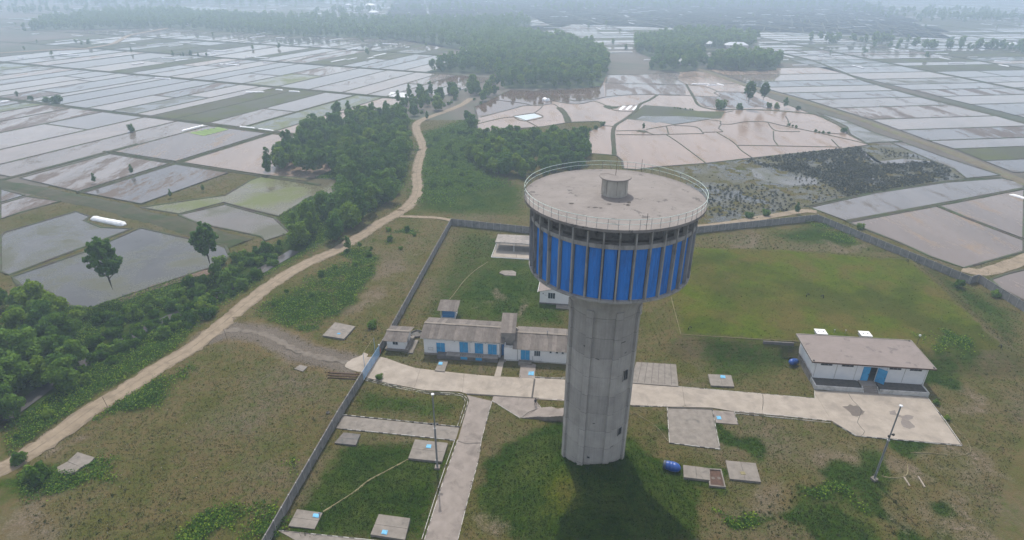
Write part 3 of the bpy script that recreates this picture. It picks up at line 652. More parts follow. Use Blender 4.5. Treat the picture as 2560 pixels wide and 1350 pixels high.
for l, wd in [((('S1', (2320, 372), (2230, 430), (2140, 470), (2080, 550), (1960, 640), (1870, 700), (1845, 780), (1852, 900), (1860, 1020))), 2.6), ((('S1', (1270, 510), (1320, 560), (1355, 620), (1370, 670))), 4.5),
              ((('S2', (280, 265), (350, 380), (400, 470), (480, 510), (620, 532), (860, 528), (1200, 540), (1640, 580), (1800, 645), (1900, 692), (1985, 750))), 2.2), ((('S1', (1780, 490), (1820, 520), (1870, 500))), 6), ((('S1', (2110, 755), (2200, 770))), 5), ((('F', (1290, 440), (1700, 365), (2100, 295), (2558, 205), (2700, 180))), 2.0), ((('F', (1000, 333), (1500, 229), (2000, 155), (2380, 125))), 1.6)]:
    ribbon(dk, gp(l[0], l[1:]), wd, .08, 'ridge', .25, 3)
# straight dikes of the left grid
for vv, ua, ub, wd in [(246.2, -700, -150, 3.2), (352.8, -800, -210, 3.8), (457.8, -900, -235, 3.0), (563, -1000, -300, 3.0), (669, -1200, -400, 3), (775, -1300, -420, 3)]:
    ribbon(dk, [fromL(u, vv + rnd.uniform(-.5, .5)) for u in np.linspace(ua, ub, 24)], wd, .12, 'ridge', .35, 8)
ribbon(dk, [fromL(-238.8, v) for v in np.linspace(140, 245, 10)], 2.6, .12, 'ridge', .3, 6)
ribbon(dk, [fromL(u, 184.5) for u in np.linspace(-285, -160, 10)], 2.2, .12, 'ridge', .3, 6)
ribbon(dk, [fromL(-282.5, v) for v in np.linspace(138, 200, 8)], 2.8, .12, 'ridge', .3, 6)
ribbon(dk, [fromL(-262, v) for v in np.linspace(247, 350, 8)], 2.4, .12, 'ridge', .3, 6)
for uu in [354, 438, 538, 632, 732, 832]:
    if uu == 354: ribbon(dk, [(297, 200), (294, 355), (283, 428), (279, 493), (285, 560), (289, 620), (275, 690)], 4, .12, 'ridge', .3, 8)
    else: ribbon(dk, [fromR(uu, v) for v in np.linspace(150, 1000, 30)], 3.6, .12, 'ridge', .3, 12)
dk.obj('grassy_dikes', M['dike'], kind='structure')
mb = MB(); ribbon(mb, gs(('D', (-200, 110), (0, 165), (250, 215), (500, 270), (800, 330), (1000, 395), (1250, 450), (1450, 520), (1700, 600))), lambda t: 6.5 + 3*t, .1, 'ridge', .25, 4); mb.obj('grassy_dike', M['dike'], kind='structure')
mb = MB(); ribbon(mb, R1 + [(212, 205), (213, 180)], 6.2, .14, 'ridge', .4, 6); mb.obj('dike_road', M['dikeroad'], kind='structure')
mb = MB(); ribbon(mb, gs(('S4', (1780, 305), (1650, 330), (1400, 375), (1300, 420), (1200, 470), (1000, 510), (850, 525), (500, 540), (0, 570))), 6, .5, 'ridge', .3, 10); mb.obj('far_dirt_road', M['dirt'], kind='structure')
mb = MB(); ribbon(mb, gs(('F', (2120, 775), (2250, 800), (2400, 765), (2558, 705), (2700, 660))), 4.5, .1, 'flat', .3, 3); mb.obj('sandy_path', M['dirt'], kind='structure')
mb = MB(); ribbon(mb, gs(('F', (1085, 370), (1000, 362), (850, 385), (700, 410), (480, 448), (235, 478))), 3.4, .1, 'flat', .3, 3); mb.obj('sandy_path', M['dirt'], kind='structure')
# dirt roads near the compound
mb = MB(); ribbon(mb, ROAD, 3.7, .08, 'flat', step=2., jit=.10, follow=True); mb.obj('dirt_road', M['dirt'], kind='structure')
M['track'] = surf('compacted_wheel_track', (.165, .13, .088), (.225, .18, .128), .9, .95, (.13, .105, .07), .5, .3)
RS = smooth_line(ROAD, 2)
mb = MB()
for o_, w_ in ((1.75, 1.1), (-1.8, 1.2), (.05, .55)): ribbon(mb, off(RS, o_), w_, .085 if abs(o_) < 1 else .055, 'flat', step=1.6, jit=.65, follow=True)
mb.obj('worn_road_edges', M['track'], kind='structure')
mb = MB(); ribbon(mb, gs(('E', (430, 402), (560, 405), (700, 413), (790, 430))), 1.8, .10, 'flat', step=2., jit=.2); mb.obj('footpath', M['dirt'], kind='structure')
GT = smooth_line(gs(('D', (1500, 1250), (1620, 1212), (1750, 1215), (1900, 1245)), ('K', (2150, 20), (2400, 75)), ('G', (150, 760))), 2)
mb = MB(); ribbon(mb, GT, 1.5, .05, 'flat', step=1.2, jit=.6, follow=True); mb.obj('track_fork', M['gravelworn'], kind='structure')
mb = MB(); ribbon(mb, STREAM, 3.4, -.75, 'flat', step=4); mb.obj('stream_water', W[1], kind='structure')
mb = MB(); ribbon(mb, gs(('D', (850, 1000), (1100, 905), (1300, 850), (1500, 790))), 3.2, .12, 'flat', step=2., jit=.3, follow=True); mb.obj('bare_earth_bank', M['redearth'], kind='structure')
# woodland floor
for nm, f in forests.items():
    c_ = (sum(p[0] for p in f)/len(f), sum(p[1] for p in f)/len(f))
    mb = MB(); mb.add([(c_[0], c_[1], .35)] + [(x, y, .35) for x, y in f], [(0, i+1, (i+1) % len(f) + 1) for i in range(len(f))]); mb.obj('woodland_floor', M['under'], kind='structure')

# ------------------------------------------------------------------ compound paving
def pave(name, poly, z0, z1, mat, **kw):
    return MB().prism(poly, z0, z1).obj(name, mat, kind='structure', **kw)
def split_line(poly, a, b):
    nx_, ny_ = -(b[1]-a[1]), b[0]-a[0]; d = nx_*a[0] + ny_*a[1]
    return cliphp(poly, nx_, ny_, d), cliphp(poly, -nx_, -ny_, -d)
main = compound_road
# cut the long carriageway into its cast bays
rest = main; cuts = [(g('G', 540, 640), g('G', 300, 1000)), (g('4', 620, 925), g('4', 540, 1190)), (g('4', 1180, 985), g('4', 1150, 1290)), (g('4', 2085, 1030), g('4', 2045, 1340)), (g('M', 130, 262), g('M', 150, 420)), (g('M', 700, 318), g('M', 697, 440)), (g('M', 1066, 300), g('M', 1190, 505))]
bays = []
for a, b in cuts:
    L1, L2 = split_line(rest, a, b)
    cxl = sum(p[0] for p in L1)/max(1, len(L1)); cxr = sum(p[0] for p in L2)/max(1, len(L2))
    if cxl < cxr: bays.append(L1); rest = L2
    else: bays.append(L2); rest = L1
bays.append(rest)
for b_ in bays:
    if len(b_) > 2: pave('concrete_road', inset(b_, .02), -.3, .10, M['road'])
branch = gs(('L', (900, 322), (1078, 365), (1005, 640), (985, 780), (905, 1080), (838, 1350), (800, 1500), (540, 1500), (600, 1345), (720, 960), (838, 640), (900, 420), (918, 360)))
b1, b2 = split_line(branch, g('L', 838, 652), g('L', 1005, 662))
for b_ in (b1, b2): pave('concrete_branch_road', inset(b_, .02), -.3, .10, M['roaddark'])
pave('concrete_apron', gs(('L', (1080, 362), (1090, 330), (1368, 350), (1385, 352), (1425, 412), (1380, 432), (1290, 484), (1270, 480))), -.3, .098, M['roaddark'])
pave('west_concrete_strip', gs(('L', (20, 470), (848, 555), (822, 640), (-30, 557))), -.3, .10, M['slab'])
pave('south_concrete_strip', gs(('K', (1980, 1288), (2558, 1348)), ('L', (480, 1400), (440, 1500), (-200, 1420))), -.3, .10, M['slab'])
# channels crossing the road
def strip_px(name, k, a, b, wd, z, mat, h=.02):
    A, B = g(k, *a), g(k, *b); L = math.hypot(B[0]-A[0], B[1]-A[1]); n_ = (-(B[1]-A[1])/L*wd/2, (B[0]-A[0])/L*wd/2)
    P_ = [(A[0]+n_[0], A[1]+n_[1]), (B[0]+n_[0], B[1]+n_[1]), (B[0]-n_[0], B[1]-n_[1]), (A[0]-n_[0], A[1]-n_[1])]
    return MB().prism(P_, z, z + h).obj(name, mat, kind='structure')
strip_px('drain_channel', '4', (2082, 1068), (2048, 1310), .35, .10, M['groove'])
strip_px('drain_channel', '4', (1212, 1256), (2140, 1315), .30, .102, M['groove'])
strip_px('drain_channel', 'M', (20, 408), (345, 425), .30, .102, M['groove'])
mb = MB(); ribbon(mb, gp('L', [(838, 650), (900, 668), (1005, 664)]), .16, .105, 'flat', step=.8); ribbon(mb, gp('L', [(1292, 484), (1340, 445), (1425, 414)]), .18, .105, 'flat', step=.8)
ribbon(mb, gp('M', [(700, 320), (708, 360), (697, 430)]), .08, .106, 'flat', step=.8); ribbon(mb, gp('M', [(1310, 310), (1340, 360), (1400, 430), (1375, 520), (1425, 580), (1400, 612)]), .09, .106, 'flat', step=.8)
mb.obj('road_cracks', M['groove'], kind='structure')
# stains
def stain(name, k, pts, mat, z=.106): 
    P_ = densify(gp(k, pts), .35); P_ = [(x + rnd.uniform(-.08, .08), y + rnd.uniform(-.08, .08)) for x, y in P_]
    if area(P_) < 0: P_ = P_[::-1]
    me = mesh_np(name, [(x, y, z) for x, y in P_], [tuple(range(len(P_)))], [mat]); link(name, me, kind='structure')
stain('oil_stain', 'M', [(1268, 405), (1305, 400), (1318, 386), (1345, 402), (1370, 395), (1395, 415), (1425, 440), (1410, 460), (1375, 478), (1340, 470), (1315, 440), (1290, 420)], M['stain'])
stain('damp_patch', 'M', [(1600, 440), (1640, 432), (1650, 455), (1690, 470), (1730, 462), (1772, 472), (1762, 492), (1735, 500), (1770, 530), (1785, 550), (1745, 565), (1700, 548), (1680, 515), (1695, 490), (1640, 465), (1605, 458)], M['puddle'])
stain('outer_gate_pad', 'L', [(32, 112), (82, 68), (150, 42), (172, 20), (200, 30), (140, 160), (100, 150)], M['road'], .11)
# kerbs: white and black painted lengths
kb = MB()
def kerb(pts, wd=.16, h=.17, seg=.9, black=.42, z=.0):
    wd = wd*.62; h = h*.7
    Q = []
    for a, b in zip(pts[:-1], pts[1:]):
        n = max(1, round(math.hypot(b[0]-a[0], b[1]-a[1])/seg))
        Q += [(a[0] + (b[0]-a[0])*i/n, a[1] + (b[1]-a[1])*i/n) for i in range(n)]
    Q.append(pts[-1]); s = 0
    for i, (a, b) in enumerate(zip(Q[:-1], Q[1:])):
        L = math.hypot(b[0]-a[0], b[1]-a[1]) or 1; n_ = (-(b[1]-a[1])/L*wd/2, (b[0]-a[0])/L*wd/2)
        m_ = 1 if (i % 2 and rnd.random() < black*2) else 0
        if rnd.random() < .12: m_ = 2
        kb.prism([(a[0]+n_[0], a[1]+n_[1]), (b[0]+n_[0], b[1]+n_[1]), (b[0]-n_[0], b[1]-n_[1]), (a[0]-n_[0], a[1]-n_[1])], z-.1, z + h + rnd.uniform(-.01, .01), m_)
K1 = smooth_line(gp('L', [(190, 205), (350, 246), (600, 296), (840, 312), (885, 330), (908, 365), (890, 430), (852, 545)]), 1.0)
kerb(K1); kerb(off(K1, -.5), .14, .16)
kerb(gp('L', [(836, 640), (770, 830), (700, 1040), (600, 1350), (570, 1440)])); kerb(gp('L', [(815, 645), (745, 840), (675, 1050), (582, 1345)]), .16, .2, black=.1)
kerb(gp('L', [(1080, 365), (1005, 640), (985, 780), (905, 1080), (838, 1350)]), .14)
kerb(gp('L', [(1080, 362), (1280, 486)]), .14, black=.3); kerb(gp('L', [(1385, 352), (1428, 412)]), .14)
kerb(gp('L', [(1375, 345), (1575, 356), (1700, 362)])); kerb(gp('L', [(2070, 400), (2320, 405)])); kerb(gp('L', [(20, 462), (850, 548)]), .18, .22); kerb(gp('L', [(-10, 560), (500, 610), (815, 645)]), .18, .22)
kerb(gp('M', [(500, 436), (850, 470), (1190, 508)])); kerb(gp('M', [(500, 450), (850, 484), (1185, 520)]), .14, black=.2)
kerb(gp('M', [(1200, 518), (1365, 612), (2115, 682)])); kerb(gp('M', [(1872, 342), (2000, 510), (2118, 680)]), .2, .25, black=.15)
kerb(gp('M', [(100, 262), (500, 296), (1072, 346), (1068, 290)]), .16, black=.25); kerb(gp('M', [(22, 412), (38, 662), (398, 708), (342, 420)]), .18, .22, black=.3); kerb(gp('M', [(500, 440), (526, 530)]), .14)
kerb(smooth_line(gp('4', [(2050, 1045), (2150, 1055), (2350, 1065), (2470, 1055)]), 1.), .2, .2); kerb(smooth_line(gp('4', [(2050, 1032), (2150, 1040), (2350, 1050), (2470, 1040)]), 1.), .14, .14, black=.1)
kerb(gp('K', [(1978, 1285), (2558, 1345), (2700, 1360)]), .18, .22)
kb.obj('painted_kerb', [M['kerbw'], M['kerbb'], M['slab']], kind='structure')

# ------------------------------------------------------------------ chamber slabs
def slab(label, k, pts, h=.35, mat='slab', hatch=None, hk=None, joint=True, name='chamber_slab', z=0, hmat='hatch'):
    P_ = gp(k, pts, z + h); c_ = (sum(p[0] for p in P_)/4, sum(p[1] for p in P_)/4)
    t = thing(name, label, 'concrete slab', (c_[0], c_[1], z))
    P_ = [(p[0]-c_[0], p[1]-c_[1]) for p in P_]
    if joint and len(P_) == 4:
        m0 = ((P_[0][0]+P_[1][0])/2, (P_[0][1]+P_[1][1])/2); m1 = ((P_[2][0]+P_[3][0])/2, (P_[2][1]+P_[3][1])/2)
        if joint == 'x': m0 = ((P_[1][0]+P_[2][0])/2, (P_[1][1]+P_[2][1])/2); m1 = ((P_[3][0]+P_[0][0])/2, (P_[3][1]+P_[0][1])/2)
        for q in split_line(P_, m0, m1): MB().prism(inset(q, .02), -.1, h + rnd.uniform(-.008, .008)).obj('cover_panel', M[mat], t)
    else: MB().prism(P_, -.1, h).obj('cover_panel', M[mat], t)
    if hatch:
        H_ = [(x - c_[0], y - c_[1]) for x, y in gp(hk or k, hatch, z + h + .06)]
        MB().prism(H_, h - .02, h + .07).obj('hatch', M[hmat], t)
        MB().prism(inset(H_, .12), h + .07, h + .085).obj('hatch_rim', M[hmat], t)
    return t
slab('dark grey concrete slab tucked between the west strip and the perimeter wall', 'K', [(2375, 660), (2440, 585), (2562, 598), (2528, 675)], .3, 'slabdark')
slab('square concrete chamber slab with blue hatch behind the left light pole', 'L', [(484, 768), (533, 634), (768, 660), (725, 793)], .45, hatch=[(610, 693), (618, 670), (650, 672), (645, 697)])
t = slab('tilted square slab at the lower wall with a blue hatch and standpipe', 'K', [(2048, 1250), (2110, 1130), (2293, 1155), (2235, 1272)], .3, hatch=[(2220, 1185), (2228, 1160), (2268, 1165), (2262, 1192)])
mb = MB(); mb.tube([(2.0, .6, .3), (2.0, .6, 1.0)], .06); mb.tube([(2.0, .6, .9), (2.25, .7, .9)], .05); mb.obj('standpipe', M['kioskblue'], t)
slab('square concrete slab with pale blue hatch nearest the lower edge of the lawn', 'L', [(215, 1310), (275, 1165), (500, 1195), (462, 1348)], .5, hatch=[(293, 1305), (303, 1277), (340, 1281), (332, 1312)])
t = slab('concrete slab alone in the dry field outside the perimeter wall', 'D', [(2290, 1246), (2380, 1152), (2525, 1182), (2445, 1270)], .4)
MB().box(-.1, .6, -1.6, -1.1, .4, .43).obj('blue_sheet', M['door'], t)
slab('narrow concrete slab with blue hatch leading from road to loading dock', 'L', [(672, 145), (705, 72), (770, 77), (743, 153)], .3, 'slab', [(698, 103), (703, 84), (730, 86), (726, 105)])
slab('concrete chamber slab with small blue hatch on grass left of the right building', 'M', [(312, 170), (478, 178), (500, 260), (332, 252)], .35, hatch=[(402, 198), (401, 178), (435, 181), (437, 200)])
slab('grey concrete slab with blue hatch beside the large sunken pad', 'M', [(348, 428), (495, 438), (525, 528), (370, 516)], .12, 'roaddark', [(372, 468), (402, 470), (408, 492), (378, 491)], joint=False)
slab('two-part concrete slab between the blue tank and the open pit', 'M', [(135, 815), (315, 838), (328, 925), (140, 903)], .5)
t = slab('square concrete slab with a yellowed broken hatch, right of the pit', 'M', [(437, 783), (652, 803), (690, 937), (467, 915)], .35)
MB().box(-.6, .2, -.9, -.2, .35, .40).obj('broken_hatch', M['rubble'], t)
t = slab('large ribbed concrete slab beside the tower on the road north side', 'L', [(2060, 232), (2105, 85), (2388, 102), (2404, 258)], .25, 'slab', joint=False)
for i in range(1, 7):
    a, b = g('L', 2105 + 283*i/7, 85 + 17*i/7), g('L', 2065 + 339*i/7, 232 + 26*i/7); ox, oy = t.location.x, t.location.y
    L = math.hypot(b[0]-a[0], b[1]-a[1]); n_ = (-(b[1]-a[1])/L*.04, (b[0]-a[0])/L*.04)
    MB().prism([(a[0]-ox+n_[0], a[1]-oy+n_[1]), (b[0]-ox+n_[0], b[1]-oy+n_[1]), (b[0]-ox-n_[0], b[1]-oy-n_[1]), (a[0]-ox-n_[0], a[1]-oy-n_[1])], .1, .27).obj('joint_strip', M['groove'], t)
slab('large stained concrete pad with kerb south of the road', 'M', [(24, 414), (338, 424), (396, 704), (40, 660)], .08, 'slab', joint=False, name='concrete_pad')
t = slab('concrete entry path with bright blue hatch before the wing door', 'L', [(1272, 197), (1287, 78), (1392, 102), (1382, 200)], .12, 'roaddark', [(1337, 177), (1342, 152), (1378, 152), (1377, 179)], joint=False, name='entry_path')
slab('narrow pale concrete path to the recessed blue door', 'L', [(1095, 189), (1132, 62), (1170, 62), (1140, 191)], .12, 'road', joint=False, name='entry_path')
t = thing('broken_slab', 'broken L-shaped concrete slab beside the bush by the dirt road', 'concrete slab', (*g('K', 540, 800), 0))
ox, oy = t.location.x, t.location.y
for nm_, pts in (('cover_panel', [(410, 878), (408, 832), (478, 795), (575, 832), (545, 862), (500, 880)]), ('cover_panel', [(480, 792), (552, 726), (672, 764), (640, 800), (578, 832)])):
    MB().prism([(x-ox, y-oy) for x, y in gp('K', pts, .3)], -.1, .3 + rnd.uniform(0, .04)).obj(nm_, M['slab'], t)
def openbox(label, k, pts, h, name, mat='slab', inner='rust', wd=.22):
    P_ = gp(k, pts, h); c_ = (sum(p[0] for p in P_)/4, sum(p[1] for p in P_)/4); t = thing(name, label, 'pit', (c_[0], c_[1], 0)); P_ = [(p[0]-c_[0], p[1]-c_[1]) for p in P_]
    if area(P_) < 0: P_ = P_[::-1]
    I = inset(P_, wd)
    for i in range(4):
        j = (i+1) % 4; MB().prism([P_[i], P_[j], I[j], I[i]], -.1, h).obj('pit_wall', M[mat], t)
    MB().prism(I, -.2, .2).obj('pit_floor', M[inner], t); return t
t = openbox('open concrete pit with rusty brown floor next to the slab', 'M', [(315, 840), (408, 845), (440, 974), (322, 962)], .4, 'open_pit')
for dx in (-.5, .5): MB().lathe([(.001, .21), (.3, .22)], 14, c=(dx, 0)).obj('damp_ring', M['stain'], t)
openbox('small square concrete manhole frame on the dry ground near the gravel', 'K', [(2090, 132), (2130, 106), (2186, 116), (2150, 152)], .2, 'manhole_frame', inner='gravel', wd=.25)
# scattered foundation bars right of the pole
for a, b in (((1705, 905), (1745, 968)), ((1805, 900), (1852, 975))):
    A, B = g('M', *a), g('M', *b); mb = MB(); L = math.hypot(B[0]-A[0], B[1]-A[1]); an = math.atan2(B[1]-A[1], B[0]-A[0])
    o = MB().box(0, L, -.12, .12, 0, .14).obj('concrete_beam', M['road'], loc=(*A, 0), rot=(0, 0, an)); tag(o, 'low concrete beam in grass right of the right pole, ' + ('left' if a[0] < 1750 else 'right') + ' of the two', 'beam')
# trace of crumbled edging in grass
def trace(k, pts, wd=.28):
    wd = wd*.6
    mb = MB(); ribbon(mb, gp(k, pts), wd, .05, 'ridge', .06, .5, jit=.5, follow=True); mb.obj('worn_grass_line', M['rubble'], kind='structure')
trace('L', [(490, 775), (330, 860), (200, 930), (100, 1010), (-40, 1100), (-120, 1150)], .6); trace('E', [(1050, 725), (960, 785), (880, 860), (820, 940), (770, 1000)], .35)
trace('M', [(2040, 520), (2100, 590), (2150, 640), (2180, 710), (2150, 740), (2080, 752), (1900, 735), (1750, 730)], .2); trace('L', [(2085, 445), (2180, 500), (2260, 560), (2330, 650)], .25); trace('M', [(1545, 895), (1600, 908), (1680, 905), (1730, 880), (1725, 800)], .3)
mb = MB(); kp = RES + [RES[0]]; ribbon(mb, [RES[-1], RES[0], RES[1]], .2, 3.0, 'ridge', .1, .8, False, .2); mb.obj('reservoir_kerb', M['rubble'], kind='structure')

# ------------------------------------------------------------------ perimeter walls
pa = None
def wall(label, pts, first=None, h=2.35, sp=2.55, name='perimeter_wall', group=None, skip=0):
    t = thing(name, label, 'wall', (pts[0][0], pts[0][1], 0)); ox, oy = pts[0]
    for s_, (a, b) in enumerate(zip(pts[:-1], pts[1:])):
        L = math.hypot(b[0]-a[0], b[1]-a[1]); n = max(1, round(L/sp)); dx = L/n; an = math.atan2(b[1]-a[1], b[0]-a[0]); c_, q_ = math.cos(an), math.sin(an)
        pm = mesh_np('wall_panel', *(lambda m: (m.v, m.f))(MB().box(.1, dx-.1, -.05, .05, -.4, h-.12)), [M['wallpanel']])
        cm_ = mesh_np('coping', *(lambda m: (m.v, m.f))(MB().box(.0, dx, -.08, .08, h-.12, h)), [M['coping']])
        po = mesh_np('post', *(lambda m: (m.v, m.f))(MB().box(-.1, .1, -.11, .11, -.4, h+.03)), [M['post']])
        for i in range(n):
            x, y = a[0]-ox + c_*dx*i, a[1]-oy + q_*dx*i
            tilt = rnd.uniform(-.012, .012)
            link('wall_panel', pm, t, loc=(x, y, rnd.uniform(-.03, .02)), rot=(tilt, 0, an + rnd.uniform(-.004, .004))); link('coping', cm_, t, loc=(x, y, 0), rot=(0, 0, an)); link('post', po, t, loc=(x, y, 0), rot=(rnd.uniform(-.01, .01), 0, an))
        if s_ == len(pts)-2: link('post', po, t, loc=(b[0]-ox, b[1]-oy, 0), rot=(0, 0, an))
    return t
WC = g('E', 790, 462); GA = (-31.3, 103.6); GB = (-29.7, 113.6)
wall('long grey precast wall south of the blue gate, running out of the bottom of the photo', [GA, (-33.2, 91.0), (-36.6, 63.0), (-38.6, 46.0)])
wall('grey precast wall from the blue gate up to the far left corner', [GB, (-29.0, 118.5), WC])
wall('grey precast wall along the back left, running behind the tower', [WC, (5.9, 183.7), (31.5, 177)])
wall('grey precast wall along the back right, between tower and far corner', [(31.7, 177), (61.2, 184.7), (106.0, 196.3)])
NE_ = (106.1, 196.1)
wall('grey precast wall beside the pink paddies on the right', [NE_, (127.3, 149.6)])
wall('short grey wall end with corner pilaster at the right', [(127.5, 149.4), (130.2, 150.6)])
wall('grey precast wall segment at the right edge beyond the pilaster', [(130.5, 150.4), (131.2, 134.0), (132.6, 108)])
# blue mesh gate with portal
t = thing('mesh_gate', 'long pale blue mesh gate closing the concrete road at the west wall', 'gate', (*GA, 0)); an = math.atan2(GB[1]-GA[1], GB[0]-GA[0]); L = math.hypot(GB[0]-GA[0], GB[1]-GA[1]); t.rotation_euler[2] = an
M['gateblue'] = plain('pale_blue_gate_paint', (.20, .36, .55), .5)
for i in range(4):
    x0, x1 = .15 + i*(L-.3)/4, .15 + (i+1)*(L-.3)/4 - .04
    mb = MB(); frame4(mb, x0, x1, .15, 2.35, -.03, .03, .07); mb.box(x0, x1, -.025, .025, 1.2, 1.26); mb.obj('gate_frame', M['gateblue'], t)
    mb = MB()
    for k in range(16): xx = x0 + .1 + k*(x1-x0-.2)/15; mb.box(xx-.03, xx+.03, -.012, .012, .2, 2.3)
    for k in range(9): zz_ = .3 + k*.24; mb.box(x0+.05, x1-.05, -.014, .014, zz_-.015, zz_+.015)
    mb.obj('gate_mesh', M['gateblue'], t)
MB().box(.1, L-.1, -.06, .06, .02, .14).obj('gate_rail', M['wframe'], t)
MB().lathe([(.001, 2.75), (.14, 2.7), (.18, 2.55), (.1, 2.4), (.001, 2.38)], 10, c=(L-.1, 0)).obj('gate_post_ball', M['wframe'], t)
t = thing('gate_portal', 'tall thin blue-grey goalpost frame standing over the gate', 'portal frame', (*g('G', 455, 965), 0)); an = math.atan2(GB[1]-GA[1], GB[0]-GA[0]); t.rotation_euler[2] = an
mb = MB(); mb.tube([(0, 0, 0), (0, 0, 5.3)], .05, 6); mb.obj('portal_post', M['gateblue'], t); mb = MB(); mb.tube([(6.1, 0, 0), (6.1, 0, 5.3)], .05, 6); mb.obj('portal_post', M['gateblue'], t)
mb = MB(); mb.tube([(0, 0, 5.3), (6.1, 0, 5.3)], .05, 6); mb.obj('portal_beam', M['rubble'], t)

# ------------------------------------------------------------------ corrugated roofs
corr_cache = {}
def corr_roof(par, x0, x1, y0, z0, y1, z1, ridge=None, sheet=.95, nm='roof_sheet'):
    """one slope from eave (y0,z0) to ridge (y1,z1), laid as single corrugated sheets"""
    n = max(1, round((x1-x0)/sheet)); w_ = (x1-x0)/n; key = (round(w_, 3), round(y1-y0, 2), round(z1-z0, 2))
    if key not in corr_cache:
        V = []; Fc = []; k = 20
        for j in range(2):
            for i in range(k+1):
                yy, zz_ = (0, 0) if j == 0 else (y1-y0, z1-z0)
                V.append((w_*1.03*i/k, yy, zz_ + .035*math.cos(2*math.pi*i/4)))
        for j in range(2):
            for i in range(k+1): V.append((V[j*(k+1)+i][0], V[j*(k+1)+i][1], V[j*(k+1)+i][2] - .03))
        q = 2*(k+1)
        for i in range(k): Fc += [(i, i+1, k+2+i, k+1+i), (q+k+1+i, q+k+2+i, q+i+1, q+i), (i+1, i, q+i, q+i+1), (k+1+i, k+2+i, q+k+2+i, q+k+1+i)]
        corr_cache[key] = mesh_np(nm, V, Fc, [M['corr']])
    for i in range(n): link(nm, corr_cache[key], par, loc=(x0 + i*w_, y0, z0 + .02*(i % 2) + rnd.uniform(-.008, .008)), rot=(rnd.uniform(-.004, .004), 0, 0))
def ridge_cap(par, x0, x1, y, z):
    mb = MB(); mb.add([(x0, y-.28, z-.02), (x1, y-.28, z-.02), (x1, y, z+.13), (x0, y, z+.13), (x0, y+.28, z-.02), (x1, y+.28, z-.02)], [(0, 1, 2, 3), (3, 2, 5, 4)]); mb.obj('ridge_cap', M['road'], par)
def gable_walls(par, x0, x1, y0, y1, ze, zr, mat, z0=-.2, nm='wall'):
    ym = (y0+y1)/2; tk = .2
    MB().box(x0, x1, y0, y0+tk, z0, ze).obj(nm, mat, par); MB().box(x0, x1, y1-tk, y1, z0, ze).obj(nm, mat, par)
    for xa in (x0, x1-tk):
        mb = MB(); P_ = [(y0+tk, z0), (y1-tk, z0), (y1-tk, ze), (ym, zr), (y0+tk, ze)]
        mb.add([(xa, y, z) for y, z in P_] + [(xa+tk, y, z) for y, z in P_], [(0, 1, 2, 3, 4)[::-1], (5, 6, 7, 8, 9)] + [(i, (i+1) % 5, 5+(i+1) % 5, 5+i) for i in range(5)]); mb.obj(nm, mat, par)
def door_double(par, x0, x1, z0, z1, y, mat='door'):
    d = MB(); xm = (x0+x1)/2; d.box(x0, xm-.02, y-.06, y, z0, z1); d.box(xm+.02, x1, y-.06, y, z0, z1)
    for a, b in ((x0, xm-.02), (xm+.02, x1)):
        frame4(d, a+.08, b-.08, z0+.12, (z0+z1)/2-.05, y-.075, y-.06, .05); frame4(d, a+.08, b-.08, (z0+z1)/2+.05, z1-.12, y-.075, y-.06, .05)
    o = d.obj('door', M[mat], par)
    f = MB(); f.box(x0-.08, x0-.01, y-.08, y+.01, z0, z1+.08); f.box(x1+.01, x1+.08, y-.08, y+.01, z0, z1+.08); f.box(x0-.01, x1+.01, y-.08, y+.01, z1+.02, z1+.08); f.obj('door_frame', M['wframe'], o)
    MB().box(xm-.07, xm-.04, y-.13, y-.06, (z0+z1)/2, (z0+z1)/2+.25).obj('handle', M['black'], o)
def window(par, x0, x1, z0, z1, y, panes=2, mat='wframe'):
    f = MB(); frame4(f, x0, x1, z0, z1, y-.07, y+.0, .06)
    for i in range(1, panes): xx = x0 + (x1-x0)*i/panes; f.box(xx-.03, xx+.03, y-.065, y-.005, z0+.06, z1-.06)
    o = f.obj('window', M[mat], par)
    for i in range(panes): xa = x0+.06 + (x1-x0-.12)*i/panes; MB().box(xa+.02, xa+(x1-x0-.12)/panes-.02, y-.03, y-.015, z0+.06, z1-.06).obj('pane', M['glass'], o)
    MB().box(x0-.08, x1+.08, y-.14, y-.0, z0-.08, z0-.002).obj('sill', M['wframe'], o)

# pump house with loading dock
t = thing('pump_house', 'long white pump house with corrugated roof, blue double doors and loading dock', 'building', (-19.7, 113.85, 0), R(-6.2)); PH = t
gable_walls(t, 0, 17.3, 0, 7.8, 4.45, 5.55, M['white'])
corr_roof(t, -.65, 18.05, -.5, 4.52, 4.02, 5.8)
# back slope, mirrored
corr_roof(t, -.65, 18.05, 8.5, 4.52, 4.0, 5.82)
ridge_cap(t, -.65, 18.05, 4.0, 5.86)
MB().box(-.65, 18.05, -.44, -.40, 4.30, 4.46).obj('eave_board', M['whiteg'], t)
MB().box(-.03, 17.33, -.06, -.003, -.2, .42).obj('plinth', M['concrete'], t)
for x0, x1, z0, z1 in ((2.9, 4.8, .55, 3.25), (8.15, 10.05, 1.15, 3.85), (11.6, 13.45, 1.15, 3.8), (14.55, 16.5, 1.15, 3.75)): door_double(t, x0, x1, z0 , z1, -.003)
mb = MB(); mb.box(3.2, 16.9, -1.55, -.08, -.1, .96); mb.obj('loading_dock', M['slabdark'], t); MB().box(5.3, 16.9, -1.58, -.08, .962, 1.1).obj('dock_top', M['concrete'], t)
for x0, x1 in ((8.6, 10.1), (12.0, 13.4)): MB().box(x0, x1, -1.62, -1.56, .35, .98).obj('dock_plate', M['door'], t)
for x in (8.5, 9.0, 9.5, 12, 12.5, 13, 13.5): MB().box(x, x+.08, -1.3, -.9, 1.1, 1.22).obj('dock_cleat', M['black'], t)
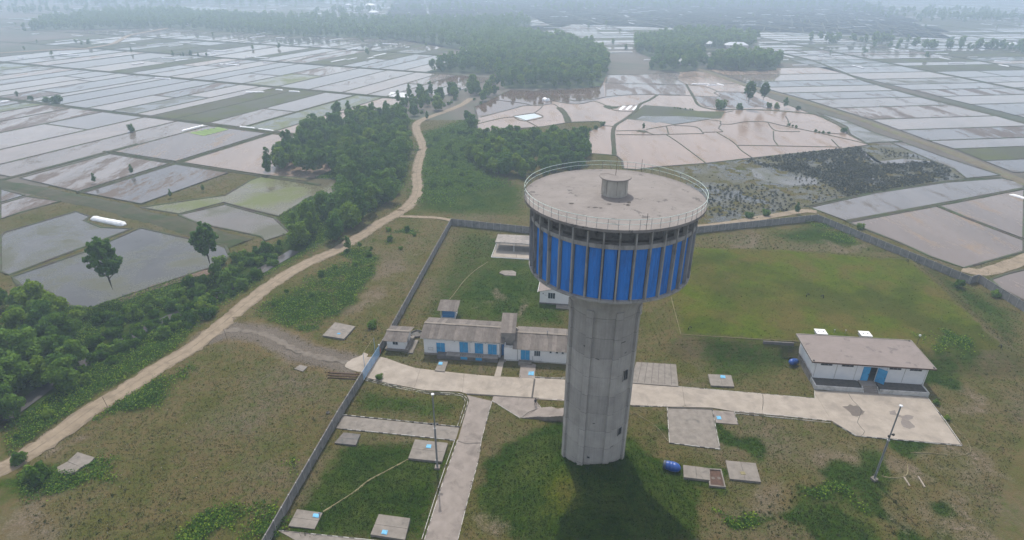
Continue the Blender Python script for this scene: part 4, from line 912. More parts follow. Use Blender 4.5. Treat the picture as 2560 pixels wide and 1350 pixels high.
mb = MB(); frame4(mb, .95, 2.05, 1.2, 1.9, -.05, -.003, .04); mb.obj('notice_frame', M['steelgrey'], t)
for x, z in ((5.2, 4.1), (7.0, 3.9), (10.7, 3.9), (13.9, 3.9)): MB().box(x, x+.15, -.18, -.003, z, z+.15).obj('wall_lamp', M['steelgrey'], t)
mb = MB(); mb.tube([(10.5, -.08, 1.4), (10.5, -.08, 4.2)], .03, 6); mb.obj('downpipe', M['steelgrey'], t); mb = MB(); mb.tube([(17.2, -.08, .5), (17.2, -.08, 4.3)], .05, 6); mb.obj('downpipe', M['steelgrey'], t)
t = thing('stair_tower', 'tall narrow block with monopitch corrugated roof between pump house and wing', 'building', (-2.5, 112.75, 0), R(-3.5))
MB().box(.1, 3.15, .4, 7.0, -.2, 6.35).obj('wall', M['concrete'], t)
corr_roof(t, -.05, 3.35, -.15, 6.5, 7.3, 7.25)
MB().box(.25, 1.1, .34, .397, .25, 3.15).obj('door', M['kioskblue'], t)
MB().box(-.1, 1.3, -1.9, .30, -.1, .22).obj('step', M['slab'], t)
# right wing
t = thing('pump_house_wing', 'lower white wing with corrugated roof, blue door and small windows, left of tower', 'building', (-1.67, 111.57, 0), R(-6.0))
gable_walls(t, 0, 18.6, 0, 8.6, 3.35, 4.55, M['white'])
corr_roof(t, 1.95, 19.1, -.5, 3.45, 4.32, 4.85); corr_roof(t, 2.2, 19.1, 9.1, 3.45, 4.28, 4.87); ridge_cap(t, 2.2, 19.1, 4.3, 4.92)
MB().box(0, 1.95, 0.003, .9, 3.352, 3.45).obj('parapet', M['whiteg'], t)
MB().box(-.03, 18.63, -.05, -.003, -.2, .3).obj('plinth', M['whiteg'], t)
door_double(t, 3.75, 5.7, .5, 3.0, -.003); MB().box(3.3, 6.2, -1.3, -.06, -.1, .45).obj('step', M['slab'], t); MB().box(3.4, 5.2, -1.7, -1.31, -.1, .28).obj('step', M['slab'], t)
window(t, 6.65, 8.05, 1.65, 3.05, -.003, 3)
for x in (10.0, 11.4, 12.65, 14.2, 15.6): window(t, x, x+.55, 2.65, 3.15, -.003, 1)
mb = MB(); mb.tube([(9.3, 3.9, 4.6), (9.3, 3.9, 5.7)], .07, 8); mb.lathe([(.22, 5.68), (.001, 5.9)], 8, c=(9.3, 3.9)); mb.obj('vent_pipe', M['steelgrey'], t)
mb = MB(); mb.tube([(13.6, 3.9, 4.6), (13.6, 3.9, 5.9)], .05, 8); mb.obj('vent_pipe', M['steelgrey'], t)
mb = MB(); mb.tube([(6.4, -.3, .2), (6.4, -.3, 1.8)], .05, 6); mb.tube([(6.4, -.3, .5), (8.3, -.3, .55), (8.3, -.25, 1.0)], .05, 6); mb.obj('wall_pipe', M['steelgrey'], t)
MB().box(2.95, 3.05, -.06, -.003, .3, 3.3).obj('downpipe', M['steelgrey'], t)
# gatehouse
t = thing('gatehouse', 'small white gatehouse with corrugated gable roof beside the blue gate', 'building', (-28.3, 115.3, 0), R(-6))
MB().box(-.5, 4.9, -.25, 5.6, -.2, .55).obj('plinth', M['slab'], t); MB().box(4.92, 6.1, -.9, 4.5, -.2, .3).obj('terrace', M['slab'], t)
gable_walls(t, 0, 4.1, 0, 5.1, 2.75, 3.5, M['white'], .551)
corr_roof(t, -.6, 4.75, -.65, 2.85, 2.6, 3.72); corr_roof(t, -.6, 4.95, 5.95, 2.85, 2.56, 3.74); ridge_cap(t, -.6, 4.8, 2.57, 3.8)
window(t, 1.3, 2.6, 1.6, 2.45, -.003, 2)
o = MB().box(4.103, 4.14, 2.2, 3.1, .56, 2.4).obj('door', M['steelgrey'], t)
# well ring and pipe
o = MB().lathe([(1.5, 0), (1.5, .35), (1.35, .35), (1.35, .02), (.01, .02)], 28).obj('well_ring', M['slabdark'], loc=(*g('4', 575, 490), 0)); tag(o, 'low round concrete well ring in grass between gatehouse and pump house', 'well')
mb = MB(); mb.tube([(*g('4', 480, 425, 3.0), 3.0), (*g('4', 540, 378, 2.9), 2.9), (*g('4', 640, 385, 3.1), 3.1)], .05, 6); o = mb.obj('overhead_pipe', M['rubble'], None); tag(o, 'thin pale pipe spanning from the gatehouse roof to the pump house', 'pipe')
# kiosk
t = thing('kiosk', 'small blue kiosk under a corrugated roof behind the pump house', 'kiosk', (-17.6, 129.3, 0), R(-5))
MB().box(.35, 3.35, 0, 2.6, .45, 2.35).obj('cabinet', M['kioskblue'], t); MB().box(.1, 3.6, -.15, 2.8, -.1, .42).obj('base', M['whiteg'], t)
for x in (.0, 3.6):
    for y in (-.2, 2.9): MB().box(x, x+.12, y, y+.12, -.1, 2.75).obj('post', M['wframe'], t)
MB().box(.55, 3.15, -.03, -.002, 1.1, 1.2).obj('cabinet_band', M['door'], t)
corr_roof(t, -.7, 4.3, -.9, 2.75, 3.9, 3.25)
# white house
t = thing('white_house', 'white gabled house partly hidden behind the water tower drum', 'building', (7.25, 137.38, 0), R(-8))
mb = MB(); P_ = [(0, .25), (9.2, .25), (9.2, 3.6), (4.6, 4.75), (0, 3.6)]
for y in (0, 7.8): MB().add([(x, y, z) for x, z in P_] + [(x, y+.2, z) for x, z in P_], [(0, 1, 2, 3, 4), (9, 8, 7, 6, 5)] + [(i, 5+i, 5+(i+1) % 5, (i+1) % 5) for i in range(5)]).obj('wall', M['white'], t)
for x in (0, 9.0): MB().box(x, x+.2, .2, 7.8, .25, 3.6).obj('wall', M['white'], t)
for a, b in (((-.5, 3.47), (4.6, 4.82)), ((9.7, 3.47), (4.6, 4.82))):
    for i in range(8):
        y0 = -.35 + i*1.09; MB().add([(a[0], y0, a[1]), (b[0], y0, b[1]), (b[0], y0+1.07, b[1]), (a[0], y0+1.07, a[1]), (a[0], y0, a[1]+.07), (b[0], y0, b[1]+.07), (b[0], y0+1.07, b[1]+.07), (a[0], y0+1.07, a[1]+.07)], [(3, 2, 1, 0), (4, 5, 6, 7), (0, 1, 5, 4), (1, 2, 6, 5), (2, 3, 7, 6), (3, 0, 4, 7)]).obj('roof_sheet', M['broof'], t)
MB().box(-.62, -.52, -.4, 8.4, 3.36, 3.5).obj('gutter', M['wframe'], t); MB().box(-.15, 9.35, -.2, 8.2, -.2, .24).obj('plinth', M['slabdark'], t)
window(t, 2.1, 4.0, 1.55, 3.3, -.003, 3); MB().box(.75, .98, -.1, -.003, 2.8, 3.02).obj('vent', M['black'], t)
MB().box(4.4, 8.5, -2.2, -.35, -.1, .12).obj('doorstep', M['slab'], t)
# open shelter
t = thing('open_shelter', 'open shelter with flat grey roof over a white edged slab behind the drum', 'shelter', (-6.2, 165.0, 0), R(-7))
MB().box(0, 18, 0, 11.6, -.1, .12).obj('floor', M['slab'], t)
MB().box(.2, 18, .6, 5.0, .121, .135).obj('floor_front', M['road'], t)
for i in range(6): MB().box(.4 + i*3, .4 + i*3 + 2.96, 4.6, 10.9, 2.95, 3.13).obj('roof_panel', M['concrete'], t)
for x in (.7, 6.2, 12.2, 17.8):
    for y in (4.9, 10.6): MB().box(x-.09, x+.09, y-.09, y+.09, .12, 2.95).obj('post', M['wframe'], t)
mb = MB(); mb.box(-.12, -.02, 0, 11.6, .0, .26); mb.box(-.1, 18, -.13, -.02, 0, .24); mb.box(0, 18, 11.62, 11.72, 0, .3); mb.obj('floor_kerb', M['wframe'], t)
MB().box(.5, 17.9, 4.52, 4.6, 2.85, 2.95).obj('beam', M['whiteg'], t)
mb = MB(); mb.tube([(7.4, 1.2, .12), (7.4, 1.2, 1.2)], .04, 6); mb.obj('standpipe', M['steelgrey'], t)
o = MB().prism(gp('E', [(1130, 800), (1150, 785), (1230, 785), (1252, 798), (1250, 822), (1170, 818)], .25), -.1, .25).obj('low_slab', M['slab']); tag(o, 'low weathered concrete slab in the grass between shelter and white house', 'concrete slab')

# right building against the bank
t = thing('valve_house', 'flat-roofed white valve house with open blue doors against the grassy reservoir', 'building', (63.05, 101.58, 0), R(-5.9)); VH = t
WX0, WX1, WY = .3, 22.65, 3.1
for x0, x1 in ((WX0, 9.98), (12.85, WX1)): MB().box(x0, x1, WY, WY+.22, .0, 5.1).obj('front_wall', M['white'], t)
MB().box(9.98, 12.85, WY, WY+.22, 4.35, 5.1).obj('lintel', M['white'], t)
MB().box(WX0, WX0+.22, WY+.22, 12.4, 0, 5.1).obj('side_wall', M['white'], t); MB().box(WX1-.22, WX1, WY+.22, 12.4, 0, 5.1).obj('side_wall', M['white'], t); MB().box(WX0+.22, WX1-.22, 12.2, 12.4, 0, 5.1).obj('back_wall', M['white'], t)
MB().box(WX0+.22, WX1-.22, WY+.22, 12.2, .8, .95).obj('inner_floor', M['slabdark'], t)
rb = MB(); rb.box(-.85, 23.6, 2.3, 13.15, 5.1, 5.34); rb.obj('roof_slab', M['broof'], t)
MB().box(-.88, 23.63, 2.26, 2.297, 5.06, 5.36).obj('roof_fascia', M['rust'], t)
mb = MB(); mb.box(-.85, 23.6, 12.98, 13.13, 5.34, 5.44); mb.box(-.83, -.7, 2.32, 12.98, 5.34, 5.42); mb.box(23.45, 23.58, 2.32, 12.98, 5.34, 5.42); mb.obj('roof_upstand', M['concrete'], t)
for x, y in ((-.4, 2.7), (23.2, 2.7), (23.0, 12.8)): MB().lathe([(.18, 5.34), (.18, 5.5), (.12, 5.5), (.001, 5.45)], 10, c=(x, y)).obj('roof_drain', M['black'], t)
for x in (.45, 4.65, 8.6, 14.6, 18.15, 22.35): MB().box(x, x+.1, WY-.05, WY-.003, .9, 5.05).obj('pilaster', M['whiteg'], t)
for x0, x1 in ((1.35, 3.7), (5.55, 7.95), (15.0, 17.35), (19.0, 21.4)):
    f = MB(); frame4(f, x0, x1, 4.1, 4.55, WY-.04, WY-.003, .05)
    for i in (1, 2): xx = x0 + (x1-x0)*i/3; f.box(xx-.03, xx+.03, WY-.04, WY-.003, 4.15, 4.5)
    o = f.obj('vent_grille', M['steelgrey'], t)
    for i in range(3): xa = x0+.05 + (x1-x0-.1)*i/3; MB().box(xa+.03, xa + (x1-x0-.1)/3-.03, WY-.02, WY-.003, 4.15, 4.5).obj('louvre', M['dark'], o)
def leafdoor(hx, ang, wd, nm='door'):
    o = MB().box(0, wd, -.05, 0, .95, 4.3).obj(nm, M['door'], t, loc=(hx, WY-.02, 0), rot=(0, 0, ang))
    f = MB(); frame4(f, 0, wd, .95, 4.3, -.075, -.052, .09); f.obj('door_frame', M['door'], o); MB().box(wd-.2, wd-.12, -.14, -.05, 2.4, 2.7).obj('handle', M['black'], o)
leafdoor(9.98, R(0) , 1.42); leafdoor(12.9, R(-38), 1.75)
MB().box(9.98, 11.42, WY+.0, WY+.2, .95, 4.34).obj('inner_door', M['door'], t)
# planters and steps
for x0, x1 in ((0, 9.55), (12.75, 22.4)):
    MB().box(x0, x1, 0, .25, -.2, 1.0).obj('planter_wall', M['whiteg'], t); MB().box(x0+.26, x1-.26, .26, WY-.06, -.2, .86).obj('planter_bed', M['groove'], t)
MB().box(-.0, .25, .25, WY, -.2, 1.0).obj('planter_wall', M['whiteg'], t); MB().box(22.15, 22.4, .25, WY, -.2, 1.0).obj('planter_wall', M['whiteg'], t)
MB().box(9.56, 12.74, 1.1, WY-.01, -.2, .95).obj('landing', M['roaddark'], t)
for i in range(4): MB().box(9.7, 12.6, -.25 + .34*i, 1.1, -.2 + .002*i, .19*(i+1)).obj('step', M['roaddark'], t)
for x in (9.56, 12.62): MB().add([(x, -.2, 0), (x+.13, -.2, 0), (x+.13, 1.1, 0), (x, 1.1, 0), (x, -.2, .25), (x+.13, -.2, .25), (x+.13, 1.1, 1.0), (x, 1.1, 1.0)], [(3, 2, 1, 0), (4, 5, 6, 7), (0, 1, 5, 4), (1, 2, 6, 5), (2, 3, 7, 6), (3, 0, 4, 7)]).obj('step_cheek', M['whiteg'], t)
MB().box(-7.6, -.9, 12.6, 12.9, -.2, 3.15).obj('retaining_wall', M['slabdark'], t)
MB().box(-.15, .0, WY, 11, -.2, 1.6).obj('side_apron', M['slab'], t)
# reservoir hatches, gooseneck vents, lamp
for lab, x, y in (('left white access hatch on the reservoir behind the valve house roof', 71.1, 118.2), ('right white access hatch on the reservoir behind the valve house roof', 80.9, 117.4)):
    t2 = thing('access_hatch', lab, 'hatch', (x, y, 2.95), R(-5.9)); MB().box(-1.1, 1.1, -1.0, 1.0, 0, .7).obj('hatch_curb', M['whiteg'], t2); MB().box(-1.2, 1.2, -1.1, 1.1, .7, .82).obj('lid', M['white'], t2)
    for q in (-.5, .5): MB().box(q-.1, q+.1, -.15, .15, .82, .92).obj('handle', M['steelgrey'], t2)
def goose(lab, x, y, z=3.0, flip=1):
    mb = MB(); mb.tube([(0, 0, -.1), (0, 0, .55), (.08*flip, 0, .75), (.28*flip, 0, .85), (.5*flip, 0, .78), (.58*flip, 0, .6), (.6*flip, 0, .4)], .12, 8)
    o = mb.obj('gooseneck_vent', M['black'], loc=(x, y, z)); tag(o, lab, 'vent pipe')
goose('black gooseneck vent at the front left corner of the reservoir', 41.2, 119.9); goose('left of the two black gooseneck vents at the middle of the reservoir', 75.7, 136.2); goose('right of the two black gooseneck vents at the middle of the reservoir', 79.7, 135.5, 3, -1); goose('black gooseneck vent at the far right corner of the reservoir', 114.0, 157.1, 3, -1); goose('black gooseneck vent at the near right corner of the reservoir', 108.9, 112.9, 3, -1)
for x, y in ((77, 118.6), (74.5, 118.7)): 
    mb = MB(); mb.tube([(0, 0, 0), (0, 0, .9)], .05, 6); mb.box(-.15, .15, -.15, .15, .9, .95); o = mb.obj('vent_stub', M['steelgrey'], loc=(x, y, 3)); tag(o, 'short steel vent stub behind valve house roof, ' + ('right one' if x > 76 else 'left one'), 'vent pipe')
t2 = thing('garden_lamp', 'slim black lamp post with white globe at the back right of valve house', 'lamp', (90.84, 114.0, 2.4)); mb = MB(); mb.tube([(0, 0, -.6), (0, 0, 2.9)], .05, 6); mb.obj('pole', M['black'], t2); MB().lathe([(.001, 2.85), (.2, 2.95), (.25, 3.1), (.2, 3.28), (.001, 3.35)], 10).obj('globe', M['wframe'], t2)
# blue tanks lying on their sides
def tank(lab, x, y, z, rz, s=1., tilt=0):
    t2 = thing('water_tank', lab, 'water tank', (x, y, z), rz); t2.rotation_euler = (0, tilt, rz)
    def side(mb, prof, n=20):
        V = []; Fc = []
        for xx, r in prof:
            for i in range(n): a = 2*math.pi*i/n; V.append((xx*s, r*s*math.cos(a), r*s*math.sin(a)))
        for j in range(len(prof)-1):
            for i in range(n): Fc.append((j*n+i, (j+1)*n+i, (j+1)*n+(i+1) % n, j*n+(i+1) % n))
        return mb.add(V, Fc)
    side(MB(), [(-1.1, .62), (-.9, .68), (-.6, .72), (-.57, .69), (-.54, .73), (-.1, .76), (-.07, .73), (-.04, .76), (.4, .72), (.75, .58), (1.0, .34), (1.1, .12), (1.12, .001)]).obj('body', M['tank'], t2, smooth=True)
    side(MB(), [(-1.5, .001), (-1.5, .58), (-1.45, .62), (-1.12, .65), (-1.1, .6)]).obj('end_cap', M['tankdark'], t2, smooth=True)
tank('blue plastic tank lying on grass at the foot of the mound', *g('L', 2365, 850), .68, R(-22), 1.15)
tank('blue plastic tank lying against the left side wall of the valve house', 61.9, 110.2, .9, R(205), .95, R(-8))

# ------------------------------------------------------------------ water tower
TX, TY = 14.44, 81.62
T = thing('water_tower', 'tall concrete water tower with blue panelled drum and railed roof deck', 'water tower', (TX, TY, 0))
mb = MB(); prof = [(5.30, 0)]
for z in np.arange(3.55, 31.2, 3.55): prof += [(5.30, z-.03), (5.27, z), (5.30, z+.03)]
prof += [(5.30, 31.3), (5.42, 32.0)]
mb.lathe(prof, 96); mb.obj('shaft', M['shaft'], T, smooth=False)
mb = MB(); mb.lathe([(5.42, 32.0), (5.6, 33.2), (6.1, 34.6), (7.0, 36.0), (8.4, 37.2), (10.2, 38.05), (11.6, 38.36)], 96); mb.obj('flare', M['shaft'], T, smooth=True)
ribp = mesh_np('rib', *(lambda m: (m.v, m.f))(MB().box(5.2, 5.66, -.5, .5, 0, 31.3).box(5.2, 5.8, -.58, .58, 31.3, 33.2)), [M['shaft']])
for i in range(8): link('rib', ribp, T, rot=(0, 0, R(-120.5 + 45*i)))
mb = MB(); mb.lathe([(11.6, 38.34), (11.92, 38.34), (11.92, 38.66), (11.4, 38.68)], 108); mb.obj('bottom_ring', M['fin'], T)
Rb = 11.45
bp = []
for i in range(36):
    a0, a1 = R(-93.9 + 10*i + 1.05), R(-93.9 + 10*i + 8.95); mb = MB(); n = 8; V = []; Fc = []
    for z in (38.68, 46.16):
        for k in range(n+1):
            a = a0 + (a1-a0)*k/n; r = Rb + (.02 if k % 2 else -.01); V.append((r*math.cos(a), r*math.sin(a), z))
    for z in (38.68, 46.16):
        for k in range(n+1):
            a = a0 + (a1-a0)*k/n; V.append(((Rb-.1)*math.cos(a), (Rb-.1)*math.sin(a), z))
    q = n+1
    for k in range(n): Fc += [(k, k+1, q+k+1, q+k), (2*q+k+1, 2*q+k, 3*q+k, 3*q+k+1), (q+k, q+k+1, 3*q+k+1, 3*q+k)]
    mb.add(V, Fc); mb.obj('blue_panel', M['blue'], T)
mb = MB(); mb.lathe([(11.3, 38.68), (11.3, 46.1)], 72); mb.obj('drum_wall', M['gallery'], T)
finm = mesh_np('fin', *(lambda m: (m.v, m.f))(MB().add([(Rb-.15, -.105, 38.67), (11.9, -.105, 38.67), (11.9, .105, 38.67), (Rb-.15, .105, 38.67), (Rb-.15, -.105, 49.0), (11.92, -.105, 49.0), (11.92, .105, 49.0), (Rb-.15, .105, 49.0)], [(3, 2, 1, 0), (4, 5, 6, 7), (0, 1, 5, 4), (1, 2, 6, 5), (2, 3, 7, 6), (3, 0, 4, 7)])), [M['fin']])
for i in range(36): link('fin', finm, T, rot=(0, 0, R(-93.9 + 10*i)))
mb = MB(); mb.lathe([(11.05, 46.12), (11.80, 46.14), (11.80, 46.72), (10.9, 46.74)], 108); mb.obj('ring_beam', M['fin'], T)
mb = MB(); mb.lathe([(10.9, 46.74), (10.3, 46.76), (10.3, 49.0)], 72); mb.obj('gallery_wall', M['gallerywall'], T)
mb = MB(); mb.lathe([(9.6, 48.99), (12.55, 48.97), (12.6, 48.86), (12.78, 48.86), (12.78, 49.24), (12.3, 49.26), (6, 49.46), (.01, 49.6)], 128); mb.obj('roof_deck', M['deck'], T)
mb = MB()
for i in range(110):
    if rnd.random() < .72: a = 2*math.pi*(i+rnd.uniform(0, .6))/110; r = 12.62; wd_ = rnd.uniform(.1, .3); mb.box(r-.12, r+.1, -wd_/2, wd_/2, 48.86-rnd.uniform(.04, .16), 48.87, 0); 
    else: continue
    n0 = len(mb.v)-8
    for j in range(n0, n0+8): x, y, z = mb.v[j]; mb.v[j] = (x*math.cos(a)-y*math.sin(a), x*math.sin(a)+y*math.cos(a), z)
mb.obj('drip_edge', M['gallery'], T)
for zr, rr in ((50.62, .035), (49.98, .03)):
    mb = MB(); n = 120; V = []; Fc = []
    for i in range(n):
        a = 2*math.pi*i/n; jz = .012*math.sin(a*17)
        for k in range(6): q = 2*math.pi*k/6; r = 12.72 + rr*math.cos(q); V.append((r*math.cos(a), r*math.sin(a), zr + jz + rr*math.sin(q)))
    for i in range(n):
        for k in range(6): Fc.append((i*6+k, ((i+1) % n)*6+k, ((i+1) % n)*6+(k+1) % 6, i*6+(k+1) % 6))
    mb.add(V, Fc); mb.obj('rail', M['railgreen'], T)
pm = mesh_np('rail_post', *(lambda m: (m.v, m.f))(MB().tube([(12.72, 0, 49.1), (12.72, 0, 50.62)], .028, 6)), [M['steelgrey']])
for i in range(60): link('rail_post', pm, T, rot=(0, 0, R(6*i + rnd.uniform(-.4, .4))))
mb = MB(); mb.lathe([(1.88, 49.0), (1.88, 49.85), (1.84, 49.86), (1.84, 52.0)], 40); mb.obj('cabin', M['cabin'], T)
mb = MB(); mb.lathe([(1.8, 51.98), (2.22, 51.98), (2.26, 52.03), (2.2, 52.14), (.01, 52.24)], 48); mb.obj('cabin_roof', M['deck'], T)
for k in range(24):
    if k % 3: continue
    a = 2*math.pi*k/24; MB().box(1.84, 1.865, -.02, .02, 49.86, 51.98).obj('shutter_seam', M['slab'], T, rot=(0, 0, a))
mb = MB(); mb.tube([(0, 0, 52.1), (.05, 0, 55.1)], [.04, .015], 6); mb.obj('lightning_rod', M['rust'], T)
mb = MB(); mb.tube([(-.1, .05, 52.26), (-1.1, .9, 52.24), (-2.1, .75, 52.2)], .025, 5); mb.obj('earthing_cable', M['concrete'], T)
for a_, hh_ in ((-80.5, 1.6), (-175, 1.6), (62, 1.5)): 
    mb = MB(); mb.tube([(12.74*math.cos(R(a_)), 12.74*math.sin(R(a_)), 49.2), (12.74*math.cos(R(a_)), 12.74*math.sin(R(a_)), 49.2 + hh_ + .6)], .03, 6); mb.obj('earthing_spike', M['black'], T)
# shaft openings
for z, a_, w_, h_ in ((21.1, -50.0, .95, 1.9), (9.75, -49.4, .8, 1.5), (5.0, -106.5, .42, .42)):
    mb = MB(); frame4(mb, -w_/2-.08, w_/2+.08, z-h_/2-.08, z+h_/2+.08, -5.42, -5.28, .09); o = mb.obj('opening_frame', M['fin'], T, rot=(0, 0, R(a_+90)))
    MB().box(-w_/2+.01, w_/2-.01, -5.33, -5.25, z-h_/2+.01, z+h_/2-.01).obj('opening', M['dark'], o)
    if h_ > 1.6: MB().box(-.03, .03, -5.37, -5.335, z-h_/2+.02, z+h_/2-.02).obj('mullion', M['steelgrey'], o)
# spalled scars on the shaft
for z, a_, l_, tl in ((12.5, -124, 1.0, -.9), (12.3, -102, .5, .2), (26.5, -128, .7, -.6), (24.8, -104, .9, -.25), (7.0, -78, .35, 0), (6.8, -70, .9, .35), (7.1, -64, .6, .2), (25.5, -55, .5, .3), (27.6, -62, 1.1, .1), (18.7, -70, .4, .2)):
    mb = MB(); P_ = [(l_*math.cos(q)*.5*rnd.uniform(.6, 1.1), .11*math.sin(q)*rnd.uniform(.5, 1.2)) for q in np.linspace(0, 2*math.pi, 9)[:-1]]; ct, st = math.cos(tl), math.sin(tl)
    mb.add([((x*ct-y*st), -5.335, z + x*st + y*ct) for x, y in P_], [tuple(range(8))]); mb.obj('spalled_patch', M['gallery'], T, rot=(0, 0, R(a_+90)))
# holes worn in the deck
for x, y, s_ in ((1.5, -3.6, .32), (-1.3, -4.2, .26), (.75, -4.2, .14), (1.2, -4.25, .2), (1.25, -4.6, .3), (.2, -3.4, .12), (-3.3, -5.4, .3), (-4.2, -5.3, .2), (-6.4, -3.8, .35), (-2.6, -5.6, .22)):
    P_ = [(x + s_*math.cos(q)*rnd.uniform(.7, 1.5), y + s_*.8*math.sin(q)*rnd.uniform(.6, 1.2)) for q in np.linspace(0, 2*math.pi, 10)[:-1]]
    MB().add([(a, b, 49.63 - .024*math.hypot(a, b)) for a, b in P_], [tuple(range(9))]).obj('deck_patch', M['groove'], T)

# ------------------------------------------------------------------ light poles
def pole(lab, x, y, H_, rz=0):
    t = thing('light_pole', lab, 'light pole', (x, y, 0), rz)
    MB().box(-.45, .45, -.45, .45, -.1, .35).obj('footing', M['slab'], t)
    mb = MB(); mb.tube([(0, 0, .3), (0, 0, H_*.55)], .17, 10); mb.obj('lower_mast', M['steelgrey'], t); mb = MB(); mb.tube([(0, 0, H_*.55), (0, 0, H_)], .115, 10); mb.obj('upper_mast', M['steelgrey'], t)
    MB().lathe([(.22, H_*.55-.12), (.22, H_*.55+.12), (.12, H_*.55+.14)], 10).obj('collar', M['steel'], t)
    h = MB().lathe([(.001, H_+.12), (.26, H_+.08), (.3, H_-.02), (.001, H_-.1)], 12).obj('lamp_head', M['wframe'], t)
    f = MB(); f.box(-.55, .55, -.06, .06, H_*.62, H_*.62+.1); f.obj('bracket', M['black'], t)
    for sx in (-.5, .5): o = MB().box(sx-.16, sx+.16, -.3, -.05, H_*.62-.1, H_*.62+.22).obj('floodlight', M['black'], t)
    MB().box(-.3, .0, -.24, -.16, 1.4, 2.0).obj('junction_box', M['steel'], t)
pole('tall grey steel light pole on lawn beside the branch road', -12.82, 78.97, 16.0)
pole('tall grey steel light pole in rough grass at the lower right', 62.2, 76.8, 15.9, .4)
o = MB(); 
for lab, k, b, tp in (('thin leaning iron rod at the edge of the dirt road near the green bushes', 'K', (770, 415), (728, 318)), ('thin iron rod where the gravel track meets the dirt road', 'D', (1614, 1268), (1582, 1198)), ('thin iron rod in the dry grass above the lone slab', 'D', (2056, 1170), (2030, 1092))):
    p0 = g(k, *b); p1 = g(k, *tp, 2.6); mb = MB(); mb.tube([(p0[0], p0[1], -.2), (p0[0] + (p1[0]-p0[0])*.6, p0[1] + (p1[1]-p0[1])*.3, 2.6)], .04, 5); o = mb.obj('iron_rod', M['rust']); tag(o, lab, 'rod')
# pile of rusty pipes
A = g('K', 2330, 165)
for i in range(5):
    a = g('K', 2330 + 18*(i % 2), 158 + 9*i, .15); b = g('K', 2552 - 6*i, 170 + 9*i, .15); mb = MB(); zz_ = .14 + (.2 if i in (1, 3) else 0)
    mb.tube([(a[0], a[1], zz_), (b[0], b[1], zz_)], .11, 8); o = mb.obj('rusty_pipe', M['rust']); tag(o, 'rusty pipe lying in the pile against the west wall below the gate', 'pipe', 'rusty pipes in a pile')
o = MB().lathe([(.2, .0), (.36, .04), (.36, .18), (.2, .22)], 16).obj('tyre', M['black'], loc=(*g('K', 2330, 450), .08)); tag(o, 'black tyre lying in dry grass outside the west wall', 'tyre')
# curved steps up the mound to the tower door
t = thing('mound_steps', 'flight of concrete steps climbing the mound to the tower base', 'steps', (0, 0, 0))
sa = gp('L', [(1290, 486), (1400, 490), (1470, 508), (1580, 516)]); sb = gp('L', [(1425, 412), (1500, 420), (1545, 450), (1600, 455)])
LA = smooth_line(sa, .8); 
for i in range(12):
    f0, f1 = i/12, (i+1)/12
    def at(P_, f): 
        q = f*(len(P_)-1); j = min(int(q), len(P_)-2); u = q-j; return (P_[j][0]+(P_[j+1][0]-P_[j][0])*u, P_[j][1]+(P_[j+1][1]-P_[j][1])*u)
    poly = [at(sa, f0), at(sa, f1), at(sb, f1), at(sb, f0)]
    MB().prism(poly, -.3, .16 + .13*i).obj('step', M['roaddark'], t)

# ------------------------------------------------------------------ people
def person(lab, x, y, z, rz, shirt, trousers, arm=0, H_=1.72):
    t = thing('person', lab, 'person', (x, y, z), rz)
    s = H_/1.72
    J = dict(p=(0, 0, .95), b=(0, 0, 1.15), c=(0, .0, 1.38), n=(0, 0, 1.50), h0=(0, .01, 1.58), h1=(0, .015, 1.68),
             sl=(-.18, 0, 1.42), el=(-.25, .03, 1.14), wl=(-.24, .12, .90), fl=(-.24, .15, .80), sr=(.18, 0, 1.42), er=(.26, .02, 1.14), wr=(.22 , .16 + arm, .95 + arm), fr=(.21, .22 + arm, .92 + arm),
             hl=(-.09, 0, .90), kl=(-.11, .10, .50), al=(-.11, .02, .09), tl=(-.12, .17, .04), hr=(.09, 0, .90), kr=(.11, -.04, .50), ar=(.12, -.14, .10), tr=(.13, 0, .04))
    E_ = [('p', 'b'), ('b', 'c'), ('c', 'n'), ('n', 'h0'), ('h0', 'h1'), ('c', 'sl'), ('sl', 'el'), ('el', 'wl'), ('wl', 'fl'), ('c', 'sr'), ('sr', 'er'), ('er', 'wr'), ('wr', 'fr'), ('p', 'hl'), ('hl', 'kl'), ('kl', 'al'), ('al', 'tl'), ('p', 'hr'), ('hr', 'kr'), ('kr', 'ar'), ('ar', 'tr')]
    rad = dict(p=.15, b=.14, c=.16, n=.06, h0=.085, h1=.095, sl=.075, sr=.075, el=.048, er=.048, wl=.033, wr=.033, fl=.035, fr=.035, hl=.1, hr=.1, kl=.065, kr=.065, al=.042, ar=.042, tl=.035, tr=.035)
    ks = list(J); me = bpy.data.meshes.new('body'); me.from_pydata([tuple(c*s for c in J[k]) for k in ks], [(ks.index(a), ks.index(b)) for a, b in E_], [])
    o = link('body', me, t); md = o.modifiers.new('skin', 'SKIN'); o.modifiers.new('sub', 'SUBSURF').levels = 1; o.modifiers['sub'].render_levels = 1
    for i, k in enumerate(ks): v_ = me.skin_vertices[0].data[i]; v_.radius = (rad[k]*s, rad[k]*s*(.75 if k in 'pbc' else 1)); v_.use_root = k == 'p'
    m, N, L, bs = nodes('person_clothes'); sp = N.new('ShaderNodeSeparateXYZ'); L.new(coords(N, L, 'obj'), sp.inputs[0])
    c = mix(N, L, mth(N, L, 'GREATER_THAN', sp.outputs[2], .95*s), trousers, shirt); c = mix(N, L, mth(N, L, 'GREATER_THAN', sp.outputs[2], 1.49*s), c, (.35, .2, .14)); L.new(c, bs.inputs['Base Color']); bs.inputs['Roughness'].default_value = .8
    me.materials.append(m)
    V = MB(); V.lathe([(.001, 1.79*s), (.07*s, 1.775*s), (.105*s, 1.72*s), (.108*s, 1.66*s), (.1*s, 1.62*s)], 12, c=(0, -.005)); V.obj('hair', M['black'], t, smooth=True)
